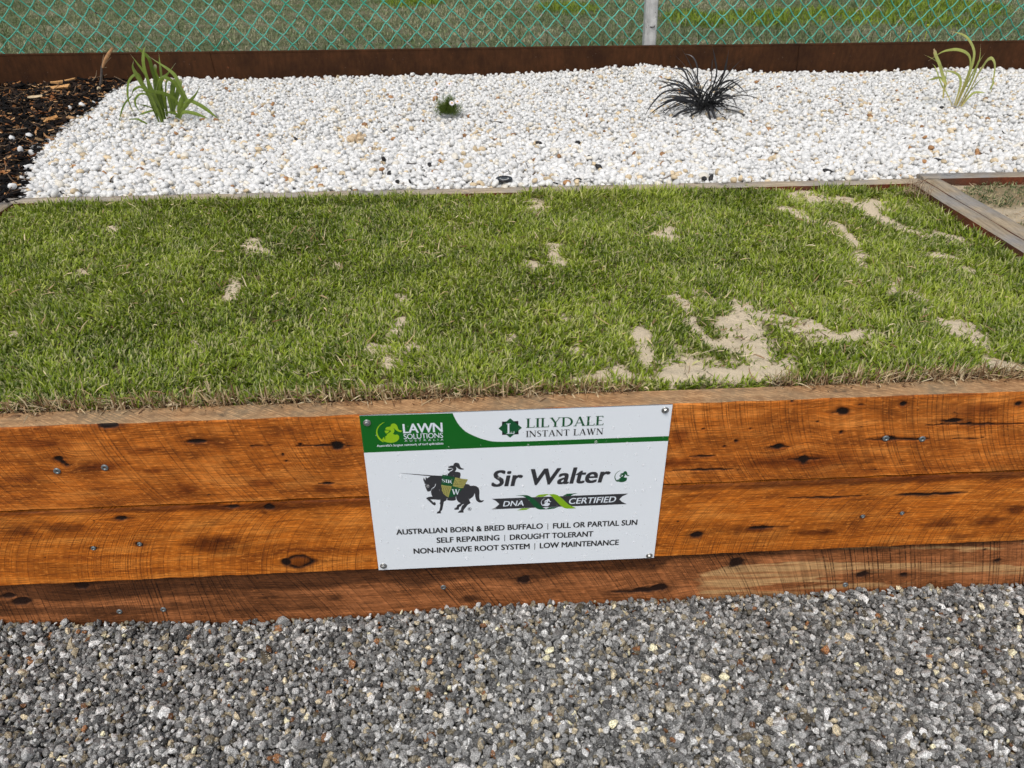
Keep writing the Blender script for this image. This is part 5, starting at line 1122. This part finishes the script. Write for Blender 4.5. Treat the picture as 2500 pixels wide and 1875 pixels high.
def tube(V, Q, pts, r, seg=6, o0=0, cap=False):
    p = np.asarray(pts, float); n = len(p)
    t = np.gradient(p, axis=0); t /= np.linalg.norm(t, axis=1)[:, None] + 1e-12
    ref = np.array([0.0, 1.0, 0.0]); u = np.cross(t, ref); bad = np.linalg.norm(u, axis=1) < 1e-3; u[bad] = (1, 0, 0); u /= np.linalg.norm(u, axis=1)[:, None]
    w = np.cross(t, u)
    r = np.broadcast_to(np.asarray(r, float), (n,))
    a = np.arange(seg) * 2 * math.pi / seg
    ring = p[:, None] + (u[:, None] * np.cos(a)[None, :, None] + w[:, None] * np.sin(a)[None, :, None]) * r[:, None, None]
    i = np.arange(n - 1)[:, None] * seg; j = np.arange(seg)[None]; j2 = (j + 1) % seg
    Q.append((np.stack([i + j, i + j2, i + seg + j2, i + seg + j], -1)).reshape(-1, 4) + sum(len(v) for v in V))
    V.append(ring.reshape(-1, 3))
PITCHX, HALF, KX, KZ, FY = 0.1038, 0.0522, -2.171, 0.262, 3.47
V = []; Q = []
rf = np.random.default_rng(5)
k0, k1 = -44, 128
zrows = np.arange(-5, 18)
jx = 0.0045; jit = {}
def knot(ix, row):
    key = (ix, row)
    if key not in jit: jit[key] = rf.normal(0, 1, 2) * 0.0032
    x = KX + PITCHX * ix + (PITCHX / 2 if row % 2 else 0.0); z = KZ + HALF * row
    z += 0.010 * math.sin(x * 1.1 + 0.6) ; x += 0.008 * math.sin(z * 9 + x * 0.7)
    return x + jit[key][0], z + jit[key][1]
for ix in range(k0, k1):
    pts = []
    for row in zrows:
        # each wire runs in its own half column; its tips hook over the wires either side
        side = 1 if (row + ix) % 2 else -1
        h_ = ix + (1 if side > 0 else 0)
        x, z = knot(h_ // 2 if row % 2 == 0 else (h_ - 1) // 2, row)
        pts.append((x, z, side))
    poly = []
    for a, b in zip(pts, pts[1:]):
        for t in (0.0, 0.07, 0.16, 0.3, 0.5, 0.7, 0.84, 0.93):
            x = a[0] + (b[0] - a[0]) * t; z = a[1] + (b[1] - a[1]) * t
            bowl = math.sin(math.pi * t)
            x += 0.0026 * a[2] * (1 - bowl) + 0.0028 * math.sin(2 * math.pi * t) * 0.6 * (-1 if a[2] > 0 else 1)
            depth = 0.0042 * math.cos(math.pi * t) * a[2]
            # hook over the neighbouring wire at each knot
            poly.append((x + 0.002 * a[2] * max(0, 1 - t / 0.12) - 0.002 * a[2] * max(0, 1 - (1 - t) / 0.12), FY + depth, z))
    tube(V, Q, poly, 0.0031, 6)
me = np_mesh('wire_mesh', np.concatenate(V), [np.concatenate(Q)], M_WIRE, True)
link('wire_mesh', me, fence)
M_POST = Mat('post_grey')
_p = M_POST.pos()
_c = M_POST.ramp(M_POST.noise(_p, 25, 5, 0.65), [(0.3, (0.36, 0.36, 0.35)), (0.7, (0.56, 0.56, 0.54))])
_c = M_POST.mix(M_POST.ramp(M_POST.noise(_p, 90, 1, 0.4), [(0.0, 0.9), (0.25, 0.9), (0.29, 0.0)]), _c, (0.06, 0.06, 0.055))
_c = M_POST.mix(0.5, _c, M_POST.ramp(M_POST.noise(M_POST.scale(_p, (9, 1, 0.5)), 9, 3), [(0.35, 0.7), (0.65, 1.2)]), 'MULTIPLY')
M_POST.color(_c); M_POST.set(Roughness=0.8); M_POST.bump(M_POST.noise(_p, 150, 3), 0.5, 0.002); M_POST = M_POST.m
bm = bmesh.new()
px0, px1, py0, py1 = 1.2245, 1.2905, 3.395, 3.455
prev = None
for k in range(26):
    z = -0.3 + 2.0 * k / 25; dx = -0.008 * (z - 0.13) / 0.25 * 0.9
    e = 0.009
    sec = [(px0 + e, py0), (px1 - e, py0), (px1, py0 + e), (px1, py1), (px0, py1), (px0, py0 + e)]
    r = [bm.verts.new((x + dx + rf.normal(0, 0.0005), y, z)) for x, y in sec]
    if prev:
        for q in range(6): bm.faces.new((prev[q], prev[(q + 1) % 6], r[(q + 1) % 6], r[q]))
    else: bm.faces.new(r)
    prev = r
bm.faces.new(prev[::-1])
post = bm_obj('post', bm, M_POST, fence)
bm = bmesh.new()   # tie wire stub and bolt hole on the post face
V = []; Q = []
tube(V, Q, [(1.248, 3.394, 0.238), (1.258, 3.389, 0.2375), (1.268, 3.388, 0.238), (1.272, 3.389, 0.241), (1.271, 3.392, 0.2445)], 0.0026, 6)
link('tie_wire', np_mesh('tie_wire', np.concatenate(V), [np.concatenate(Q)], plain('tie_wire_black', (0.03, 0.028, 0.026), 0.6), True), post)

# ------------------------------------------------------------------ field grass
rf = np.random.default_rng(77)
PATCH = [(2.15, 5.75, 0.28, 0.55), (2.75, 5.75, 0.55, 0.55), (3.45, 5.85, 0.6, 0.6), (4.0, 5.45, 0.55, 0.45), (-0.25, 7.3, 0.35, 0.45), (1.2, 6.65, 0.30, 0.5), (4.6, 6.4, 0.6, 0.7)]
n = 260000
x = rf.uniform(-8.5, 9.5, n); y = rf.uniform(3.5, 12.5, n)
k = np.abs(x - 0.5) < 2.3 + 0.78 * (y - 2.0); x, y = x[k], y[k]; n = len(x)
pd = np.full(n, 9.0)
for a, b, ra, rb in PATCH: pd = np.minimum(pd, np.hypot((x - a) / ra, (y - b) / rb))
lush = 1 - sstep(0.75, 1.1, pd + 0.5 * (fbm(x * 4, y * 4, 151, 3) - 0.5))
dry = sstep(0.45, 0.62, fbm(x * 1.6, y * 1.2, 153, 4))
col = lerp_cols([(0.08, 0.125, 0.042), (0.145, 0.20, 0.075), (0.23, 0.265, 0.125), (0.42, 0.39, 0.25)], np.clip(0.35 + 0.4 * dry + rf.normal(0, 0.22, n), 0, 1))
col = col * (1 - lush[:, None]) + lerp_cols([(0.09, 0.15, 0.006), (0.18, 0.26, 0.012), (0.25, 0.33, 0.02)], rf.random(n)) * lush[:, None]
L = (0.020 + 0.030 * rf.random(n)) * (1 + 1.0 * lush); hw = 0.0018 + 0.0024 * rf.random(n)
fieldset = blades(np.stack([x, y, np.full(n, ZF - 0.004)], -1), rf.random(n) * 6.283, np.abs(rf.normal(0.5, 0.35, n)), np.abs(rf.normal(1.1, 0.4, n)), L, hw, col, col * 1.15, 0.0, rf.normal(0, 0.5, n))
# taller weeds close behind the fence
n = 900; x = rf.uniform(-4, 5, n); y = rf.uniform(3.55, 5.0, n)
c2 = lerp_cols([(0.05, 0.08, 0.02), (0.10, 0.12, 0.05), (0.30, 0.26, 0.17)], rf.random(n))
weeds = blades(np.stack([x, y, np.full(n, ZF)], -1), rf.random(n) * 6.283, np.abs(rf.normal(0.2, 0.2, n)), np.abs(rf.normal(0.7, 0.4, n)), rf.uniform(0.08, 0.20, n), np.full(n, 0.0022), c2, c2, 0.0)
blade_object('field_grass', [fieldset, weeds], M_BLADE, 'patchy dull green and dry grass of the field beyond the fence')
# small yellow field flowers
M_YEL = plain('yellow_flower', (0.62, 0.66, 0.04), 0.7)
for (x, y, z, lab) in [(3.47, 4.56, 0.05, 'small yellow-green weed flower in the field, right of the pale strap plant tip'), (3.19, 4.27, 0.05, 'small yellow-green weed flower close behind the fence wires'), (3.28, 6.43, 0.05, 'farthest small yellow weed flower in the lush grass')]:
    bm = bmesh.new()
    for q in range(9):
        a = q * 0.7; b = rf.uniform(0.2, 0.9); rr = 0.018
        p0 = Vector((x, y, z + 0.02)); d = Vector((math.cos(a * 2.4) * b, math.sin(a * 2.4) * b, 0.55)).normalized()
        s = d.cross(Vector((0, 0, 1))).normalized() * 0.006
        bm.faces.new([bm.verts.new(p0 + v_) for v_ in (-s * 0.4, d * rr * 0.6 - s, d * rr, d * rr * 0.6 + s, s * 0.4)])
    t_a = Vector((x, y, ZF)); 
    for sx_ in (0.0015,): bm.faces.new([bm.verts.new(v_) for v_ in ((x - sx_, y, ZF), (x + sx_, y, ZF), (x + sx_, y, z + 0.02), (x - sx_, y, z + 0.02))])
    tag(bm_obj('weed_flower', bm, M_YEL), lab, 'flower', 'yellow weed flowers in the field')

# ------------------------------------------------------------------ strap leaved plants
def ribbon(V, Q, C, pts3, halfw, col, tipc=None, cut=0, twist=0.0, fold=0.25, base_c=None):
    p = np.asarray(pts3, float); n = len(p)
    t = np.gradient(p, axis=0); t /= np.linalg.norm(t, axis=1)[:, None] + 1e-12
    view = np.array([math.sin(twist), -math.cos(twist), 0.25]); w = np.cross(t, view); w /= np.linalg.norm(w, axis=1)[:, None] + 1e-9
    nrm = np.cross(w, t)
    s = np.linspace(0, 1, n)
    prof = np.where(s < 0.35, 0.55 + 0.45 * sstep(0, 0.35, s), 1.0) * (np.maximum(1 - sstep(0.62, 1.02, s), 0.05) if not cut else np.where(s > 0.96, 0.45, 1.0))
    hw = (halfw * prof)[:, None]
    rows = np.stack([p - w * hw, p + nrm * hw * fold, p + w * hw], 1)
    o = sum(len(v) for v in V)
    i = np.arange(n - 1)[:, None] * 3 + np.array([[0, 1]])
    Q.append(np.stack([i, i + 1, i + 4, i + 3], -1).reshape(-1, 4) + o)
    V.append(rows.reshape(-1, 3))
    cc = np.repeat(np.array(col)[None], n, 0)
    if base_c is not None:
        k = (1 - sstep(0.0, 0.35, s))[:, None]; cc = cc * (1 - k) + np.array(base_c) * k
    if tipc is not None:
        k = sstep(0.86, 1.0, s)[:, None]; cc = cc * (1 - k) + np.array(tipc) * k
    cc = np.repeat(cc[:, None], 3, 1); cc[:, 1] *= 1.12
    C.append(cc.reshape(-1, 3))
M_LEAF3 = tinted('strap_leaf', 0.42, 0.4, 0.22, 60, 0.15)
def strap_plant(name, data, y0, wscale, pal, tip, basec, r, drift=0.05, nsub=5, fold=0.25):
    V = []; Q = []; C = []
    for (w, dy, c, pts) in data:
        q = spline(pts, nsub)
        s = np.linspace(0, 1, len(q))
        dd = r.normal(0, drift)
        y = y0 + dy * (0.35 + 0.65 * s) + dd * s * s
        p3 = np.stack([q[:, 0], y, q[:, 1]], -1)
        col = lerp_cols(pal, np.array([r.random()]))[0]
        ribbon(V, Q, C, p3, w * wscale, col, tip, c, r.normal(0, 0.45), fold, basec)
    return V, Q, C
rp = np.random.default_rng(91)
V, Q, C = strap_plant('g', GRASSL, 2.40, 2.3 * 0.0003, [(0.085, 0.135, 0.012), (0.14, 0.20, 0.022), (0.20, 0.27, 0.05)], (0.36, 0.34, 0.22), (0.13, 0.18, 0.03), rp)
o = link('strap_leaf_plant', np_mesh('strap_leaf_plant', np.concatenate(V), [np.concatenate(Q)], M_LEAF3, True, cols=np.concatenate(C)))
tag(o, 'bushy green strap-leaved plant with clipped tips, in white pebbles near the mulch', 'plant', 'plants in the white pebble bed')
V, Q, C = strap_plant('p', PALE, 2.40, 2.3 * 0.000282, [(0.30, 0.34, 0.07), (0.40, 0.42, 0.13), (0.36, 0.40, 0.10)], (0.50, 0.36, 0.20), (0.50, 0.42, 0.15), rp)
o = link('strap_leaf_plant', np_mesh('strap_leaf_plant', np.concatenate(V), [np.concatenate(Q)], M_LEAF3, True, cols=np.concatenate(C)))
tag(o, 'sparse pale yellow-green arching plant in white pebbles behind the divider boards', 'plant', 'plants in the white pebble bed')
# black mondo grass
M_BLK = tinted('black_leaf', 0.35, 0.5, 0.0)
V, Q, C = strap_plant('b', BLACK_PLANT, 2.38, 1.25 * 0.000372, [(0.006, 0.006, 0.007), (0.018, 0.018, 0.020), (0.030, 0.030, 0.032)], (0.05, 0.05, 0.048), None, rp, 0.03)
bx, by, bz = BLACK0
for k in range(120):
    az = rp.random() * 6.283; Lb = rp.uniform(0.12, 0.30); e0 = rp.uniform(0.5, 1.45); drop = rp.uniform(0.5, 2.3)
    s = np.linspace(0, 1, 12); el = e0 - drop * s
    d = np.stack([np.cos(el) * math.cos(az), np.cos(el) * math.sin(az) * 0.9, np.sin(el)], -1) * (Lb / 11)
    p3 = np.concatenate([[[0, 0, 0]], np.cumsum(d, 0)[:-1]]) + np.array([bx - 0.01 + rp.normal(0, 0.022), by + rp.normal(0, 0.022), 0.018])
    p3[:, 2] = np.maximum(p3[:, 2], 0.020)
    g = rp.uniform(0.005, 0.025)
    ribbon(V, Q, C, p3, rp.uniform(0.0018, 0.0034), (g, g, g * 1.05), None, 0, rp.normal(0, 1.2), 0.2)
o = link('black_mondo_grass', np_mesh('black_mondo_grass', np.concatenate(V), [np.concatenate(Q)], M_BLK, True, cols=np.concatenate(C)))
tag(o, 'spiky black grass clump spreading over the white pebbles', 'plant', 'plants in the white pebble bed')

# daisy cushion
dx, dy, dz = DAISY; dx += 0.006; dz -= 0.012
daisy = empty('daisy_bush', (dx, dy, dz))
tag(daisy, 'tiny dark green daisy cushion with pale flowers in the white pebbles', 'plant', 'plants in the white pebble bed')
n = 5200
st = rp.integers(0, 150, n)
saz = rp.random(150) * 6.283; sel = np.arccos(rp.uniform(0.05, 1, 150)); sl = rp.uniform(0.55, 1.0, 150)
t = 0.25 + 0.75 * rp.random(n) ** 0.6
dirs = np.stack([np.sin(sel) * np.cos(saz), np.sin(sel) * np.sin(saz), np.cos(sel)], -1)[st]
root = np.array([dx, dy, dz]) + dirs * np.array([0.068, 0.06, 0.095]) * (sl[st] * t)[:, None] + rp.normal(0, 0.004, (n, 3))
root[:, 2] = np.maximum(root[:, 2], dz + 0.003)
colr = lerp_cols([(0.06, 0.10, 0.010), (0.11, 0.17, 0.018), (0.18, 0.24, 0.05)], rp.random(n))
bl = blades(root, np.arctan2(dirs[:, 1], dirs[:, 0]) + rp.normal(0, 0.9, n), np.abs(rp.normal(0.7, 0.5, n)), np.abs(rp.normal(0.9, 0.5, n)), rp.uniform(0.006, 0.017, n), np.full(n, 0.0007), colr, colr * 1.2, 0.0, rp.normal(0, 0.8, n))
link('foliage', np_mesh('foliage', bl[0], [bl[1], bl[2]], M_BLADE, True, cols=bl[3]), daisy)
M_PETAL = plain('petal', (0.80, 0.76, 0.80), 0.6); M_EYE = plain('flower_eye', (0.70, 0.36, 0.06), 0.7)
for (fx, fz) in FLOWERS:
    c0 = Vector((fx, dy - 0.055 if fz < 0.11 else dy + 0.02, max(fz, dz + 0.03)))
    nr = Vector((0.1, -0.75, 0.65)).normalized(); ux_ = nr.cross(Vector((0, 0, 1))).normalized(); uy_ = ux_.cross(nr)
    bm = bmesh.new()
    for q in range(13):
        a = q * 2 * math.pi / 13 + 0.2; d = ux_ * math.cos(a) + uy_ * math.sin(a); s = nr.cross(d)
        bm.faces.new([bm.verts.new(c0 + v_) for v_ in (d * 0.003 - s * 0.0008, d * 0.009 - s * 0.0018, d * 0.0135 - nr * 0.001, d * 0.009 + s * 0.0018, d * 0.003 + s * 0.0008)])
    stem_b = Vector((fx, dy, dz + 0.02)); sx_ = Vector((0.0006, 0, 0))
    bm.faces.new([bm.verts.new(v_) for v_ in (stem_b - sx_, stem_b + sx_, c0 - nr * 0.002 + sx_, c0 - nr * 0.002 - sx_)])
    fl = bm_obj('flower', bm, M_PETAL, daisy)
    bm = bmesh.new(); bmesh.ops.create_uvsphere(bm, u_segments=10, v_segments=6, radius=0.0038)
    for v in bm.verts: v.co = c0 + ux_ * v.co.x + uy_ * v.co.y + nr * (v.co.z * 0.6 + 0.001)
    bm_obj('flower_centre', bm, M_EYE, fl)

# dry stalk beside the mulch
M_STALK = tinted('dry_stalk', 0.8, 0.2, 0, 90, 0.3, None, 0.5, 0.002)
V = []; Q = []; C = []
for (w, dy, c, pts) in STICK:
    q = spline(pts, 6); s = np.linspace(0, 1, len(q))
    rr = w * 0.5 * 0.00044 * (1.0 - 0.25 * s if w in (30, 36) and c == 0 else (0.55 + 0.6 * np.sin(math.pi * np.clip(s, 0, 0.93)) if w == 36 else 1 - 0.7 * s))
    o0 = sum(len(v) for v in V)
    tube(V, Q, np.stack([q[:, 0], 3.2 + 0.004 * s, q[:, 1]], -1), rr, 8)
    cc = np.array((0.10, 0.085, 0.075)) if c == 0 else np.array((0.42, 0.23, 0.11) if w == 36 else (0.33, 0.24, 0.15))
    C.append(np.repeat(cc[None], len(V[-1]), 0))
o = link('dry_stalk', np_mesh('dry_stalk', np.concatenate(V), [np.concatenate(Q)], M_STALK, True, cols=np.concatenate(C)))
tag(o, 'dead cut stalk with split orange tip at the edge of the mulch', 'stalk')

# black ring with a pale crescent on the pebbles
cx_, cy_, cz_ = CAP
cy_ += 0.03; cz_ = 0.016
bm = bmesh.new()
prof = [(0.0285, 0.0), (0.029, 0.005), (0.027, 0.0075), (0.0225, 0.008), (0.020, 0.006), (0.0, 0.0055)]
rings = []
for r_, h in prof[:-1]: rings.append([bm.verts.new((cx_ + r_ * math.cos(a), cy_ + r_ * math.sin(a), cz_ + h)) for a in np.arange(28) * 2 * math.pi / 28])
for a, b in zip(rings, rings[1:]):
    for k in range(28): bm.faces.new((a[k], a[(k + 1) % 28], b[(k + 1) % 28], b[k])).smooth = True
bm.faces.new(rings[-1]); bm.faces.new(rings[0][::-1])
cap_ = bm_obj('plastic_ring', bm, plain('black_plastic', (0.015, 0.015, 0.017), 0.35))
tag(cap_, 'black plastic disc with a pale crescent, lying on pebbles by the lawn edge', 'plastic disc')
bm = bmesh.new()
for k in range(22):
    a0, a1 = math.radians(150 + 250 * k / 22), math.radians(150 + 250 * (k + 1) / 22)
    wi = lambda a: 0.0045 * max(0.15, math.sin(math.pi * (math.degrees(a) - 150) / 250))
    bm.faces.new([bm.verts.new((cx_ + (0.0145 + s_ * wi(a)) * math.cos(a), cy_ + (0.0145 + s_ * wi(a)) * math.sin(a), cz_ + 0.0066)) for a, s_ in ((a0, -0.5), (a1, -0.5), (a1, 0.5), (a0, 0.5))])
bm_obj('crescent', bm, plain('pale_plastic', (0.6, 0.6, 0.58), 0.5), cap_)

# tan clod among the pebbles
bm = bmesh.new()
rc = np.random.default_rng(3)
vv, ff = rock_variants(7, 2, True, rc)
for k in range(9):
    o_ = np.array([-0.219, 2.022, 0.009]) + np.array([rc.normal(0, 0.016), rc.normal(0, 0.022), rc.uniform(-0.004, 0.012)])
    pts = vv[k % 7] * np.array([0.016, 0.013, 0.010]) * rc.uniform(0.8, 1.2) @ rand_rot(1, rc)[0].T + o_
    vs = [bm.verts.new(p_) for p_ in pts]
    for f in ff: bm.faces.new([vs[i] for i in f])
M_CLOD = Mat('tan_stone'); M_CLOD.color(M_CLOD.ramp(M_CLOD.noise(M_CLOD.pos(), 90, 4), [(0.3, (0.48, 0.33, 0.19)), (0.7, (0.70, 0.56, 0.38))])); M_CLOD.set(Roughness=0.85); M_CLOD = M_CLOD.m
tag(bm_obj('tan_clod', bm, M_CLOD), 'crumbled tan clod of soil lying among the white pebbles', 'clod')
